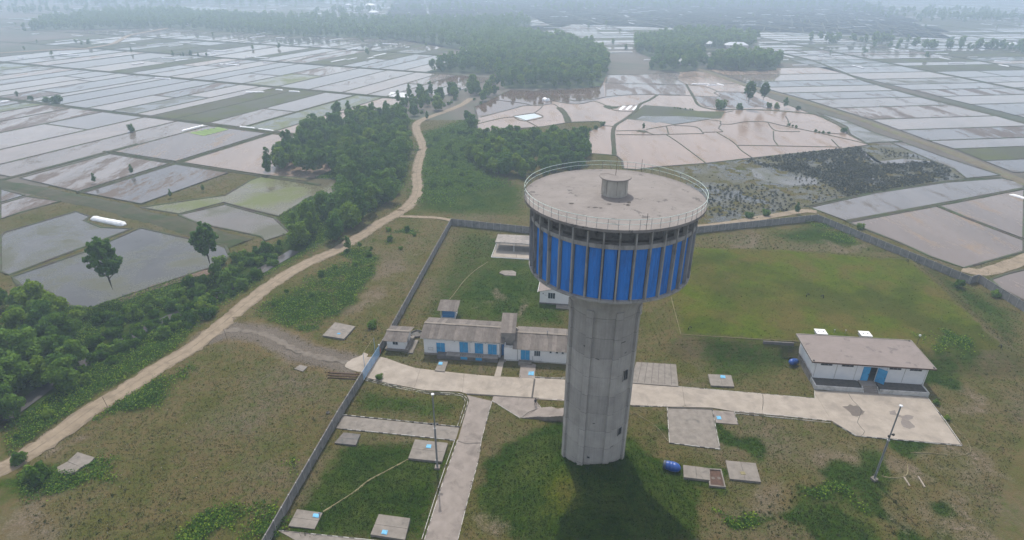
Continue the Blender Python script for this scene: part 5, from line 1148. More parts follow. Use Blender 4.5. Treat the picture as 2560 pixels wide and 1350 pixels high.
person('person in dark clothes walking on the concrete apron by the tower', *g('L', 1388, 395), .1, R(200), (.02, .025, .04), (.015, .018, .03), .0)
person('person in an orange-red outfit standing inside the blue gate', *g('G', 772, 545), .0, R(120), (.55, .09, .03), (.45, .08, .03), .1)

# ------------------------------------------------------------------ vegetation
def crown_mesh(name, seed, H_, Rc, base, nleaf, ls, mat, lobes=14, tall=1., dense=.85, airy=False):
    r = np.random.default_rng(seed); c0 = base + (H_-base)*.5; rz_ = (H_-base)/2
    L = []
    for i in range(lobes):
        a = r.uniform(0, 2*np.pi); t = r.uniform(-1, 1); q = np.sqrt(max(0, 1-t*t))*r.uniform(.25, .8)
        rad = r.uniform(.30, .48)*Rc*(1.15 - .35*t); L.append((Rc*q*np.cos(a), Rc*q*np.sin(a), c0 + rz_*t*.78, rad))
    if airy:
        u_ = r.normal(size=(lobes, 3)); u_ /= np.linalg.norm(u_, axis=1)[:, None]; u_ *= r.uniform(.25, 1, (lobes, 1))**.5
        L = [(Rc*a[0]*(1-.25*a[2]), Rc*a[1]*(1-.25*a[2]), c0 + rz_*a[2], r.uniform(.15, .27)*Rc) for a in u_]
    else: L.append((0, 0, c0, Rc*.6))
    L = np.array(L)
    w_ = L[:, 3]**2; k = r.choice(len(L), nleaf, p=w_/w_.sum())
    d = r.normal(size=(nleaf, 3)); d[:, 2] = d[:, 2]*.9 + .25; d /= np.linalg.norm(d, axis=1)[:, None]
    sh_ = 1 - (1-dense)*r.random(nleaf)**.5*2; ctr = L[k, :3] + d*(L[k, 3]*sh_)[:, None]*np.array([1, 1, tall])
    n = d + r.normal(size=(nleaf, 3))*.55; n /= np.linalg.norm(n, axis=1)[:, None]
    t1 = np.cross(n, r.normal(size=(nleaf, 3))); t1 /= np.linalg.norm(t1, axis=1)[:, None]; t2 = np.cross(n, t1)
    s_ = ls*r.uniform(.55, 1.35, nleaf)[:, None]
    V = np.stack([ctr - t1*s_ - t2*s_*.6, ctr + t1*s_*.9 - t2*s_*.7, ctr + t1*s_ + t2*s_*.7, ctr - t1*s_*.7 + t2*s_*.8], 1).reshape(-1, 3)
    return mesh_np(name, V, np.arange(nleaf*4).reshape(-1, 4), [mat])
def trunk_mesh(name, seed, H_, r0, base, Rc, lean=0, limbs=6):
    r = random.Random(seed); mb = MB(); top = H_*.82
    P_ = [(lean*(z/H_)**1.5 + r.uniform(-.06, .06), r.uniform(-.06, .06), z) for z in np.linspace(-.3, top, 6)]
    mb.tube(P_, [r0*(1 - .8*i/5) for i in range(6)], 7)
    for i in range(limbs):
        z = base + (top-base)*r.uniform(0, .75); a = r.uniform(0, 6.28); q = Rc*r.uniform(.5, .85); x0 = lean*(z/H_)**1.5
        mb.tube([(x0, 0, z), (x0 + q*.5*math.cos(a), q*.5*math.sin(a), z + q*.45), (x0 + q*math.cos(a), q*math.sin(a), z + q*.8)], [r0*.4, r0*.28, r0*.1], 5)
    return mesh_np(name, mb.v, mb.f, [M['bark']])
protos = {}
def proto(kind, i):
    key = (kind, i)
    if key in protos: return protos[key]
    s = i*31 + {'broad': 1, 'poplar': 2, 'bush': 3, 'light': 4, 'far': 5, 'farlight': 6}[kind]*1000
    if kind == 'broad': v = (crown_mesh('crown', s, 9, 3.9, 1.2, 3200, .26, M['leafmid' if i % 2 else 'leafdark'], 16), trunk_mesh('trunk', s, 9, .2, 2, 3.2))
    elif kind == 'light': v = (crown_mesh('crown', s, 10, 2.2, 1.5, 1900, .22, M['leaflight'], 14, 1.2), trunk_mesh('trunk', s, 10, .16, 2, 2.2))
    elif kind == 'poplar': v = (crown_mesh('crown', s, 16, 3.3, 6.6, 7500, .24, M['leaflight' if i % 2 else 'leafmid'], 130, 1.0, .7, True), trunk_mesh('trunk', s, 16, .30, 4, 2.7, limbs=14))
    elif kind == 'bush': v = (crown_mesh('foliage', s, 2.4, 1.6, .1, 950, .16, M['leafbramble' if i % 2 else 'leafmid'], 9), trunk_mesh('stem', s, 2.2, .06, .2, 1.2, limbs=4))
    else:
        cm_ = crown_mesh('tree', s, 11, 3.3, 1.2, 620, .42, M['leaflight' if kind == 'farlight' else ('leafmid' if i % 2 else 'leaffar')], 12); v = (cm_, None)
    protos[key] = v; return v
NTREE = 0
def tree(kind, x, y, s=1., label='', cat='tree', group=None, name=None, z=None, lean=None, sz=1.):
    global NTREE; NTREE += 1
    i = rnd.randrange(4); cr, tr = proto(kind, i); z = hz(x, y) if z is None and X0 < x < X1 and Y0 < y < Y1 else (z or 0)
    nm_ = name or {'broad': 'broadleaf_tree', 'poplar': 'poplar_tree', 'light': 'young_tree', 'bush': 'bush', 'far': 'distant_tree', 'farlight': 'distant_tree'}[kind]
    if tr is None:
        o = link(nm_, cr, loc=(x, y, z), rot=(0, 0, rnd.uniform(0, 6.28))); o.scale = (s*rnd.uniform(.85, 1.15), s, s*sz*rnd.uniform(.85, 1.15)); tag(o, label, cat, group); return o
    t = thing(nm_, label, cat, (x, y, z), rnd.uniform(0, 6.28), group); t.scale = (s*rnd.uniform(.9, 1.1), s*rnd.uniform(.9, 1.1), s*sz*rnd.uniform(.92, 1.1))
    if lean is not None: t.rotation_euler = (0, lean, 0)
    link('trunk' if kind != 'bush' else 'stem', tr, t); link('crown' if kind != 'bush' else 'foliage', cr, t); return t
def fill(poly, sp, nmax=9999):
    xs = [p[0] for p in poly]; ys = [p[1] for p in poly]; out = []; tries = 0; cell = {}
    A_ = abs(area(poly)); want = min(nmax, int(A_/(sp*sp)*.85))
    while len(out) < want and tries < want*30:
        tries += 1; x = rnd.uniform(min(xs), max(xs)); y = rnd.uniform(min(ys), max(ys)); c_ = (int(x/sp), int(y/sp))
        if any(math.hypot(x-a, y-b) < sp*.72 for i in (-1, 0, 1) for j in (-1, 0, 1) for a, b in cell.get((c_[0]+i, c_[1]+j), [])): continue
        if not inpoly(poly, [x], [y])[0]: continue
        cell.setdefault(c_, []).append((x, y)); out.append((x, y))
    return out
def roadclear(x, y, d=3.2): return segdist(np.array([x]), np.array([y]), ROAD, False)[0] > d
mid = gs(('P', (655, 442), (720, 434), (838, 446), (862, 480), (800, 540), (735, 590), (760, 628), (850, 600), (960, 530), (1008, 460), (1022, 380), (1012, 310), (990, 292), (900, 296), (840, 318), (760, 340), (700, 385)))
for x, y in fill(mid, 6.0):
    if roadclear(x, y, 5): tree('light' if rnd.random() < .35 else 'broad', x, y, rnd.uniform(.85, 1.2), 'broadleaf tree in the dense grove left of the winding dirt road', group='trees of the roadside grove')
cen = gs(('P', (1190, 428), (1300, 446), (1400, 442), (1462, 424), (1468, 380), (1450, 352), (1330, 348), (1215, 352), (1160, 380)))
for x, y in fill(cen, 5.7): tree('broad', x, y, rnd.uniform(.75, 1.0), 'low dark green tree in the rounded thicket above the tower roof', group='trees of the central thicket')
low = gs(('P', (0, 765), (70, 765), (170, 800), (215, 870), (222, 950), (120, 1000), (45, 1040), (0, 1070), (-90, 1120), (-190, 1000), (-110, 760)))
for x, y in fill(low, 4.6):
    if roadclear(x, y, 7): tree('broad', x, y, rnd.uniform(.75, 1.1), 'dark broadleaf tree in the wood at the lower left edge', group='trees of the lower left wood')
for poly, sp, lab, grp in ((gs(('P', (235, 800), (330, 770), (420, 735), (560, 655), (650, 690), (520, 800), (400, 850), (300, 880), (230, 905))), 3.1, 'leafy bush on the bank between stream and dirt road', 'bushes on the stream bank'),
                           (gs(('P', (580, 650), (650, 620), (725, 600), (700, 640), (630, 690))), 2.8, 'leafy bush beside the open stream water', 'bushes by the open stream'),
                           (gs(('P', (1035, 290), (980, 262), (1060, 235), (1130, 225), (1240, 208), (1260, 222), (1200, 262), (1120, 275))), 7.2, 'scrubby tree along the far end of the dirt road', 'scrub at the far road end'),
                           (gs(('P', (1150, 330), (1185, 330), (1200, 345), (1460, 330), (1510, 312), (1490, 325), (1400, 352), (1200, 352), (1150, 352))), 3.3, 'low bush on the grassy tongue by the flooded paddies', 'bushes on the grassy tongue')):
    for x, y in fill(poly, sp):
        if roadclear(x, y, 3.4):
            if 'scrubby' in lab: tree(rnd.choice(['light', 'broad', 'bush']), x, y, rnd.uniform(.65, 1.0), lab, group=grp)
            else: tree('bush', x, y, rnd.uniform(.6, 1.35), lab, 'bush', group=grp)
for x, y in fill(gs(('P', (1075, 340), (1150, 315), (1170, 420), (1190, 470), (1110, 470), (1060, 480), (1068, 400))), 7.5): tree('bush', x, y, rnd.uniform(.5, 1.2), 'scrubby bush on the green slope between winding road and thicket', 'bush', group='bushes on the green slope')
for x, y in fill(gs(('P', (880, 600), (1000, 560), (1080, 570), (930, 680), (760, 780), (640, 800), (700, 740))), 6.5, 26):
    if roadclear(x, y, 4): tree('bush', x, y, rnd.uniform(.35, .8), 'low shrub in the rough ground between dirt road and compound wall', 'bush', group='shrubs between road and wall')
for x, y in fill(gs(('P', (30, 1110), (250, 950), (420, 860), (430, 830), (240, 900), (120, 990), (80, 1040))), 4.5, 30):
    if roadclear(x, y, 3.6): tree('bush', x, y, rnd.uniform(.4, .9), 'bramble bush on the left verge of the dirt road', 'bush', group='bushes on the left verge')
# single trees and bushes
tree('poplar', *g('D', 822, 992), 1.08, 'tall slender tree with airy crown leaning over the left paddy', lean=0); tree('poplar', *g('D', 1508, 812), .95, 'straight slender tree beside the stream at the end of the left paddy')
for k, x, y, kd, s, lab, c_ in (('S3', 1400, 765, 'bush', 1.6, 'lone dark bush on a bund among the left paddies', 'bush'), ('S3', 195, 405, 'light', .5, 'small lone tree on the upper left dike', 'tree'), ('S3', 610, 462, 'bush', 2.2, 'largest pale bush on the upper left dike', 'bush'),
    ('S3', 500, 450, 'bush', 1.5, 'smaller bush left of the largest one on the left dike', 'bush'), ('S3', 330, 425, 'bush', 1.2, 'low bush near the lone tree on the left dike', 'bush'), ('D', 1215, 270, 'light', .35, 'thin sapling on the bund above the green pond', 'sapling'), ('D', 675, 165, 'light', .42, 'small tree between the two ploughed plots', 'sapling'),
    ('D', 940, 105, 'light', .45, 'sapling on the wide bund by the ploughed plot', 'sapling'), ('D', 1445, 225, 'light', .3, 'tiny sapling on the bund right of the ploughed plot', 'sapling'), ('D', 560, 1130, 'bush', 1.3, 'dark pointed shrub below the leaning tree', 'bush'), ('D', 1620, 870, 'bush', 1.9, 'round bush at the foot of the straight slender tree', 'bush'),
    ('D', 250, 1000, 'light', .6, 'spindly dark young tree at the corner of the left paddy', 'tree'), ('B', 930, 905, 'broad', .85, 'dark tree at the edge of the flooded paddies right of the winding road', 'tree'), ('B', 900, 850, 'broad', .6, 'smaller tree behind the dark tree by the flooded paddies', 'tree'), ('B', 620, 850, 'light', .5, 'small tree on the inner bend of the winding road', 'tree'),
    ('S1', 2170, 745, 'light', .4, 'sapling on the round mud islet in the flooded paddies', 'sapling'), ('S2', 930, 522, 'poplar', 1.0, 'tall thin tree on the dike beside the right road', 'tree'), ('S2', 1090, 490, 'poplar', .85, 'fuller tall tree right of the thin one on the dike', 'tree'), ('S2', 640, 525, 'bush', 2.5, 'big round bush on the dike left of the tall trees', 'bush'),
    ('S2', 845, 525, 'bush', 1.6, 'medium bush just left of the tall thin tree', 'bush'), ('S2', 1160, 505, 'bush', 1.3, 'bush right below the fuller tall tree', 'bush'), ('S2', 1240, 515, 'bush', 1.3, 'reddish shrub between tall trees and road', 'bush'), ('S2', 1335, 515, 'light', .75, 'small pointed tree at the right end of the dike row', 'tree'), ('S2', 1470, 535, 'bush', 1.0, 'last low shrub on the dike before the road', 'bush'),
    ('S2', 1960, 770, 'bush', 1.1, 'shrub at the tip of the pointed paddy beside the road', 'bush'), ('F', 940, 385, 'light', .5, 'small bright green tree outside the back right wall', 'tree'), ('F', 720, 395, 'bush', 1.0, 'left low bush outside the back right wall', 'bush'), ('F', 600, 410, 'bush', 1.0, 'second low bush outside the back right wall', 'bush'), ('F', 1390, 490, 'bush', .9, 'wispy shrub outside the right wall by pink paddy', 'bush'),
    ('F', 2095, 905, 'bush', .9, 'bush inside the right wall near the pilaster', 'bush'), ('F', 2350, 970, 'bush', .9, 'bush climbing the right wall at the photo edge', 'bush'), ('K', 285, 925, 'bush', 1.35, 'round dark bush by the broken slab', 'bush'), ('K', 150, 800, 'bush', .95, 'pale yellow flowering bush by the dirt road', 'bush'), ('K', 205, 915, 'bush', 1.0, 'dark bush between pale bush and broken slab', 'bush'),
    ('M', 1930, 385, 'bush', .45, 'upper small shrub on the kerb edge right of the plaza', 'bush'), ('M', 2008, 495, 'bush', .42, 'lower small shrub on the kerb edge right of the plaza', 'bush'), ('E', 230, 1190, 'bush', .8, 'small bush in dry field below the lone slab', 'bush'), ('A', 2400, 830, 'broad', .95, 'dark tree at the back corner of the roadside grove', 'tree'), ('E', 60, 640, 'light', .5, 'small tree leaning over the dirt road', 'tree'), ('S4', 1405, 565, 'light', .55, 'tiny dark tree on the far left dike crossing', 'tree')):
    tree(kd, *g(k, x, y), s, lab, c_)
t = tree('bush', *g('G', 745, 1080), .55, 'sparse conifer-like sapling on the concrete just inside the gate', 'sapling', z=.1)
for x, y, s in ((1850, 605, .6), (1960, 612, .5), (2040, 610, .75), (2120, 612, .5), (2210, 612, .55), (1930, 608, .4)): tree('light', *g('S4', x, y), s, 'small tree in the short row along the far left dike', 'tree', 'small trees on the far dike')
for x, y in ((1660, 765), (1700, 775), (1740, 780), (1800, 785), (1380, 700), (1415, 710), (1450, 720)): tree('bush', *g('S2', x, y), rnd.uniform(.35, .6), 'tiny sapling on the bund in the flooded right paddies', 'sapling', 'saplings on the flooded bunds')
for x in (155, 190, 215, 270, 320, 345): tree('bush', *g('S2', x, 500 + x*.1), .4, 'tiny sapling on the back edge of the green strip', 'sapling', 'saplings on the green strip')
# woods further off: the nearest trees one by one, the rest as one mass
far_pts = []
for nm, lab, grp, sp, cap in (('grove', 'tree in the large misty wood behind the tower', 'trees of the large wood', 8.2, 190), ('isle', 'tree in the village copse beyond the flooded paddies', 'trees of the village copse', 8.5, 70), ('isle2', 'tree in the round copse beside the dike road', 'trees of the round copse', 6.5, 40)):
    pts = sorted(fill(forests[nm], sp), key=lambda p: math.hypot(*p))
    for n_, (x, y) in enumerate(pts):
        if n_ < cap: tree('farlight' if rnd.random() < .3 else 'far', x, y, rnd.uniform(.9, 1.35), lab, group=grp)
        else: far_pts.append((x, y, rnd.uniform(.9, 1.35)))
for x, y in fill(forests['belt'], 12.5): far_pts.append((x, y, rnd.uniform(.8, 1.3)))
for c_, rx, ry, n_ in ((('P', 1130, 22), 130, 60, 90), (('P', 300, 8), 300, 90, 160), (('P', 1950, 14), 260, 60, 120), (('P', 2480, 45), 150, 60, 140), (('P', 2300, 30), 200, 50, 80), (('P', 60, 30), 120, 60, 50), (('P', 1650, 16), 200, 50, 90), (('P', 1420, 22), 60, 60, 40), (('P', 2450, 122), 90, 10, 50), (('P', 2150, 105), 70, 8, 26), (('P', 870, 30), 40, 40, 30), (('P', 700, 5), 300, 60, 120)):
    c2 = g(*c_)
    for _ in range(n_): far_pts.append((c2[0] + rnd.gauss(0, rx*.6), c2[1] + rnd.gauss(0, ry*.8), rnd.uniform(.7, 1.2)))
for _ in range(260):
    y = rnd.uniform(620, 2300); far_pts.append((rnd.uniform(-1, 1)*y*.9, y, rnd.uniform(.3, .7)))
VV = []; base_ = []
for i in range(3):
    m_ = crown_mesh('tmp', 77 + i, 11, 3.4, .8, 110, .95, M['leafdark'], 9); a_ = np.empty(len(m_.vertices)*3, np.float32); m_.vertices.foreach_get('co', a_); base_.append(a_.reshape(-1, 3)); bpy.data.meshes.remove(m_)
for i, (x, y, s) in enumerate(far_pts):
    a_ = rnd.uniform(0, 6.28); c_, q_ = math.cos(a_)*s, math.sin(a_)*s; b_ = base_[i % 3]; VV.append(np.stack([b_[:, 0]*c_ - b_[:, 1]*q_ + x, b_[:, 0]*q_ + b_[:, 1]*c_ + y, b_[:, 2]*s*rnd.uniform(.85, 1.2)], -1))
VV = np.concatenate(VV); link('distant_woodland', mesh_np('distant_woodland', VV, np.arange(len(VV)).reshape(-1, 4), [M['leaffar']]), kind='stuff')

# ground cover: blades and leaf clumps where the painted cover puts them
free = ~pavemask
for P_ in (branch, gs(('L', (1080, 365), (1368, 350), (1425, 412), (1280, 486))), gs(('L', (20, 465), (852, 553), (826, 645), (-30, 560))), gs(('K', (1980, 1285), (2558, 1345), (2558, 1500), (1900, 1450))), gs(('L', (1280, 486), (1580, 520), (1600, 455), (1425, 410)))): free &= ~inpoly(P_, gx, gy)
bld = []
for (ox, oy, an, x0, x1, y0, y1) in ((-19.7, 113.85, -6.2, -.2, 20, -1.7, 8.2), (-1.67, 111.57, -6, -1, 18.8, -1.4, 8.8), (-28.3, 115.3, -6, -.6, 6.1, -.9, 5.7), (-17.6, 129.3, -5, 0, 3.8, -.3, 3), (7.25, 137.4, -8, -.2, 9.4, -2.2, 8.2), (-6.2, 165, -7, -.2, 18, -.2, 11.7), (63.05, 101.6, -5.9, -.3, 22.8, -.2, 12.9)):
    a_ = R(an); c_, q_ = math.cos(a_), math.sin(a_); P_ = [(ox + x*c_ - y*q_, oy + x*q_ + y*c_) for x, y in ((x0, y0), (x1, y0), (x1, y1), (x0, y1))]; free &= ~inpoly(P_, gx, gy)
for k, pts in (('K', [(2375, 660), (2440, 585), (2562, 598), (2528, 675)]), ('L', [(484, 768), (533, 634), (768, 660), (725, 793)]), ('K', [(2048, 1250), (2110, 1130), (2293, 1155), (2235, 1272)]), ('L', [(215, 1310), (275, 1165), (500, 1195), (462, 1348)]), ('D', [(2290, 1246), (2380, 1152), (2525, 1182), (2445, 1270)]), ('L', [(672, 145), (705, 72), (770, 77), (743, 153)]),
               ('M', [(312, 170), (478, 178), (500, 260), (332, 252)]), ('M', [(24, 414), (338, 424), (396, 704), (40, 660)]), ('M', [(348, 428), (495, 438), (525, 528), (370, 516)]), ('M', [(135, 815), (408, 840), (440, 974), (140, 903)]), ('M', [(437, 783), (652, 803), (690, 937), (467, 915)]), ('L', [(2060, 232), (2105, 85), (2388, 102), (2404, 258)]),
               ('L', [(1272, 197), (1287, 78), (1392, 102), (1382, 200)]), ('L', [(1095, 189), (1132, 62), (1170, 62), (1140, 191)]), ('K', [(410, 878), (405, 830), (552, 722), (674, 764), (560, 870)]), ('K', [(2090, 132), (2130, 106), (2186, 116), (2150, 152)]), ('E', [(1130, 800), (1150, 785), (1230, 785), (1252, 798), (1250, 822), (1170, 818)]), ('L', [(32, 112), (82, 68), (170, 15), (220, 30), (140, 165)])):
    free &= ~inpoly(gp(k, pts), gx, gy)
free &= roadd > 2.0; free &= hh > -.12; free &= np.hypot(gx-TX, gy-TY) > 5.2
free &= gtd > 2.6
inview = (np.abs(gx) < gy*.95 + 12) & (gy > 44)
def sample(wt, n, seed):
    r = np.random.default_rng(seed); p = (wt*free*inview).ravel(); p = np.maximum(p, 0); k = r.choice(p.size, n, p=p/p.sum())
    x = gx.ravel()[k] + r.uniform(-step/2, step/2, n); y = gy.ravel()[k] + r.uniform(-step/2, step/2, n); return x, y, hterr(x, y), r
def tufts(name, wt, n, seed, hmin, hmax, wid, mat, blades=3, spread=.12):
    x, y, z, r = sample(wt, n, seed); hgt = r.uniform(hmin, hmax, n); V = []
    for b in range(blades):
        a = r.uniform(0, 2*np.pi, n); ox_ = r.normal(0, spread, n); oy_ = r.normal(0, spread, n); dx = np.cos(a)*wid; dy = np.sin(a)*wid; lx = r.normal(0, .35, n)*hgt; ly = r.normal(0, .35, n)*hgt
        V.append(np.stack([np.stack([x+ox_-dx, y+oy_-dy, z-.03], -1), np.stack([x+ox_+dx, y+oy_+dy, z-.03], -1), np.stack([x+ox_+lx, y+oy_+ly, z+hgt*r.uniform(.7, 1, n)], -1)], 1))
    V = np.concatenate(V).reshape(-1, 3); link(name, mesh_np(name, V, np.arange(len(V)).reshape(-1, 3), [mat]), kind='stuff')
dens = 1/np.clip(gy/70, .7, 3)**1.3
c_g, c_b, c_m, c_l = cov['grn'], cov['bare'], cov['moss'], cov['lush']
tufts('green_grass', dens*c_g**2*(1-c_b)*(1-c_m*.9)*(1-c_l), 60000, 11, .12, .30, .06, M['grassg'])
tufts('dry_grass', dens*(1.15-c_g)*(1-c_m*.95)*(1-c_l)*(1-.5*c_b), 60000, 12, .10, .30, .055, M['grassd'])
tufts('olive_grass', dens*(1-c_l)*(1-c_b*.6)*(.35+c_g)*(1-.7*c_m), 60000, 13, .10, .28, .06, M['grasso'])
def clumps(name, wt, n, seed, size, hmax, mat):
    x, y, z, r = sample(wt, n, seed); patch = vnoise(x, y, 3.1, 5); zt = z + r.random(n)**.6*hmax*(.25 + patch*1.2)
    nn = r.normal(size=(n, 3)); nn[:, 2] = np.abs(nn[:, 2]) + .6; nn /= np.linalg.norm(nn, axis=1)[:, None]; t1 = np.cross(nn, r.normal(size=(n, 3))); t1 /= np.linalg.norm(t1, axis=1)[:, None]; t2 = np.cross(nn, t1)
    s_ = (size*r.uniform(.5, 1.4, n))[:, None]; c_ = np.stack([x, y, zt], -1)
    V = np.stack([c_ - t1*s_ - t2*s_*.6, c_ + t1*s_*.9 - t2*s_*.7, c_ + t1*s_ + t2*s_*.7, c_ - t1*s_*.7 + t2*s_*.8], 1).reshape(-1, 3)
    link(name, mesh_np(name, V, np.arange(n*4).reshape(-1, 4), [mat]), kind='stuff')
clumps('bramble_cover', np.clip(c_l-.35, 0, 1)*dens**.5, 110000, 21, .13, .75, M['leafbramble'])
clumps('slope_weeds', ll*(gy > 180), 45000, 23, .2, .8, M['leafbramble'])
clumps('dark_weed_cover', np.clip(c_l-.3, 0, 1)*dens**.5, 60000, 22, .13, .6, M['leafmid'])
def tussocks(name, P_, h0, h1, rad, mat, blades=16):
    r = np.random.default_rng(5); V = []
    for x, y, s in P_:
        z = 0.0 if not (X0 < x < X1 and Y0 < y < Y1) else max(0, float(hterr(x, y))); n = blades
        d = r.normal(size=(n, 3)); d[:, 2] = np.abs(d[:, 2]) + .15; d /= np.linalg.norm(d, axis=1)[:, None]
        c = np.array([x, y, z]) + d*np.array([rad, rad, h1*.8])*s*r.uniform(.5, 1, (n, 1)); nn = d + r.normal(size=(n, 3))*.5; nn /= np.linalg.norm(nn, axis=1)[:, None]
        t1 = np.cross(nn, r.normal(size=(n, 3))); t1 /= np.linalg.norm(t1, axis=1)[:, None]; t2 = np.cross(nn, t1); q = rad*s*.38*r.uniform(.5, 1.3, (n, 1))
        V.append(np.stack([c - t1*q - t2*q, c + t1*q - t2*q*.6, c + t2*q*1.5], 1))
    V = np.concatenate(V).reshape(-1, 3); link(name, mesh_np(name, V, np.arange(len(V)).reshape(-1, 3), [mat]), kind='stuff')
tus = []
dense_m = gs(('C', (620, 1130), (1000, 1090), (1380, 1045), (1480, 1150), (1550, 1170), (1900, 1150), (2030, 1200), (2040, 1260)), ('F', (2100, 120), (1700, 195), (1300, 265), (1200, 200), (1050, 120), (700, 40), (580, 10)))
for x, y in fill(dense_m, 1.35, 3600):
    q_ = float(vnoise(np.array(x), np.array(y), 9, 51))*.6 + float(vnoise(np.array(x), np.array(y), 3.5, 52))*.4
    if q_ > .25: tus.append((x, y, rnd.uniform(.55, 1.0) + q_*rnd.uniform(.2, 1.2)))
for x, y in fill(gs(('F', (310, 180), (650, 180), (900, 260), (960, 350), (700, 380), (450, 400), (310, 400))), 2.1, 420): tus.append((x, y, rnd.uniform(.5, 1.2)))
for x, y in fill(gs(('F', (900, 100), (1100, 60), (1300, 240), (1050, 310), (1000, 200))), 2.4, 160): tus.append((x, y, rnd.uniform(.5, 1.1)))
for x, y in fill(marsh, 4.5, 300): tus.append((x, y, rnd.uniform(.3, .7)))
for x, y in fill(gs(('C', (1530, 1060), (1800, 1100), (1830, 1130), (1560, 1120))), 2.0, 70): tus.append((x, y, rnd.uniform(.6, 1.)))
tussocks('marsh_tussocks', tus, .35, 1.0, .62, M['sedge'])
tus = [(x, y, rnd.uniform(.3, .75)) for P_, sp, n_ in ((gs(('F', (250, 560), (700, 520), (1400, 610), (1650, 650), (1400, 665), (700, 640), (300, 620))), 1.8, 260), (gs(('M', (900, 950), (1500, 850), (1750, 1050), (1700, 1300), (800, 1340), (560, 1150))), 1.3, 420), (gs(('E', (700, 1300), (230, 1350), (100, 1250), (560, 1150))), 1.5, 80), (gs(('K', (100, 1200), (600, 970), (1300, 1050), (1400, 1250), (500, 1340))), 2.2, 90), (gs(('4', (1500, 60), (1950, 60), (1950, 240), (1600, 230))), 1.2, 60), (gs(('E', (800, 560), (1050, 520), (1000, 720), (820, 800))), 1.8, 90), (gs(('F', (1900, 830), (2250, 980), (2350, 1150), (2200, 1050))), 1.6, 60)) for x, y in fill(P_, sp, n_)]
tussocks('grass_tussocks', tus, .3, .8, .45, M['grasso'], 12)
# scattered stones in the dry field
mb = MB()
for _ in range(150):
    x, y = g('P', rnd.uniform(50, 860), rnd.uniform(900, 1340))
    if y < 42: continue
    s = rnd.uniform(.05, .16); z = float(hterr(x, y)); mb.add([(x-s, y-s*.6, z-.05), (x+s, y-s*.5, z-.05), (x+s*.6, y+s, z-.05), (x-s*.7, y+s*.8, z-.05), (x+s*.1, y, z+s*.9)], [(0, 1, 4), (1, 2, 4), (2, 3, 4), (3, 0, 4)])
mb.obj('scattered_stones', M['road'], kind='stuff')

# ------------------------------------------------------------------ nursery tunnels, far houses
def tunnel(lab, A, B, wd=1.7, group=None):
    L = math.hypot(B[0]-A[0], B[1]-A[1]); an = math.atan2(B[1]-A[1], B[0]-A[0]); n = max(6, int(L/1.0)); V = []; Fc = []
    for i in range(n+1):
        w_ = wd/2*(1 + rnd.uniform(-.1, .1)) * (1 if 0 < i < n else .55)
        for k in range(8): a = math.pi*k/7; V.append((L*i/n, w_*math.cos(a)*1.05, (w_*math.sin(a))*(1.0 if 0 < i < n else .6)))
    for i in range(n):
        for k in range(7): Fc.append((i*8+k, i*8+k+1, (i+1)*8+k+1, (i+1)*8+k))
    Fc += [tuple(range(8)), tuple(n*8+k for k in range(7, -1, -1))]
    o = link('nursery_tunnel', mesh_np('nursery_tunnel', V, Fc, [M['plastic']]), loc=(*A, .04), rot=(0, 0, an)); tag(o, lab, 'plastic tunnel', group)
tunnel('largest white plastic seedling tunnel at the corner of the near left paddy', g('D', 655, 418), g('D', 888, 465), 2.4)
for a, b, lab in ((('S3', 1940, 762), ('S3', 2180, 702), 'long white tunnel left of the bright green seedbeds'), (('A', 1700, 905), ('A', 1812, 916), 'left of the two white tunnels at the grove corner'), (('A', 1830, 920), ('A', 1945, 934), 'right of the two white tunnels at the grove corner'), (('S3', 0, 455), ('S3', 105, 440), 'white tunnel at the left photo edge below the dike'), (('S3', 1650, 192), ('S3', 1820, 205), 'white tunnel along the main left dike'),
                  (('A', 2050, 650), ('A', 2130, 654), 'white tunnel at the top corner of the green strip'), (('A', 1958, 638), ('A', 2010, 643), 'short white tunnel near the top of the green strip'), (('A', 1740, 660), ('A', 1880, 654), 'thin white tunnel inside the paddy left of the green strip'), (('S2', 330, 262), ('S2', 530, 262), 'white tunnel on the bund in the right middle paddies'), (('S2', 500, 274), ('S2', 600, 270), 'short white tunnel just below the longer one'), (('S2', 605, 258), ('S2', 680, 275), 'lumpy white tunnel at the right of the middle group'),
                  (('F', 2455, 248), ('F', 2600, 290), 'white tunnel in the pink paddy at the right photo edge'), (('S1', 1100, 425), ('S1', 1160, 440), 'small white hump in the brown flooded field'), (('C', 2345, 436), ('C', 2465, 440), 'white tunnel in the right far paddies'), (('C', 2375, 462), ('C', 2450, 474), 'second white tunnel in the right far paddies')):
    tunnel(lab, g(*a), g(*b), 1.5 if 'small' not in lab else 3.5)
def sheet(lab, k, pts, mat='plasticthin', name='plastic_sheet', h=.12):
    o = MB().prism(gp(k, pts), 0, h).obj(name, M[mat]); tag(o, lab, 'seedbed cover')
sheet('large pale translucent sheet over a seedbed in the flooded paddy', 'S1', [(790, 602), (1005, 572), (1085, 605), (900, 648)])
for i, lab in enumerate(('left', 'middle', 'right')): sheet(lab + ' of three white covered seedbeds by the curving bund', 'S1', [(1905 + i*70, 532), (1950 + i*70, 487), (1990 + i*66, 487), (1935 + i*68, 536)], 'plastic')
for i in range(4): sheet(('nearest', 'second nearest', 'third nearest', 'farthest')[i] + ' of four white covered seedbed strips where the left dike meets the scrub', 'B', [(335 + 6*i, 684 - 8*i), (505, 693 - 8*i), (510, 688 - 8*i), (345 + 6*i, 679 - 8*i)], 'plastic')
M['seed'] = plain('bright_seedlings', (.16, .26, .05), .8, var=.3)
for i in range(5): sheet(('leftmost', 'second from left', 'middle', 'second from right', 'rightmost')[i] + ' bright green seedbed strip beside the long white tunnel', 'S3', [(2020 + i*62, 780 - 11*i), (2075 + i*62, 765 - 12*i), (2230 + i*52, 795 - 13*i), (2180 + i*52, 812 - 14*i)], 'seed', 'seedbed', .15)
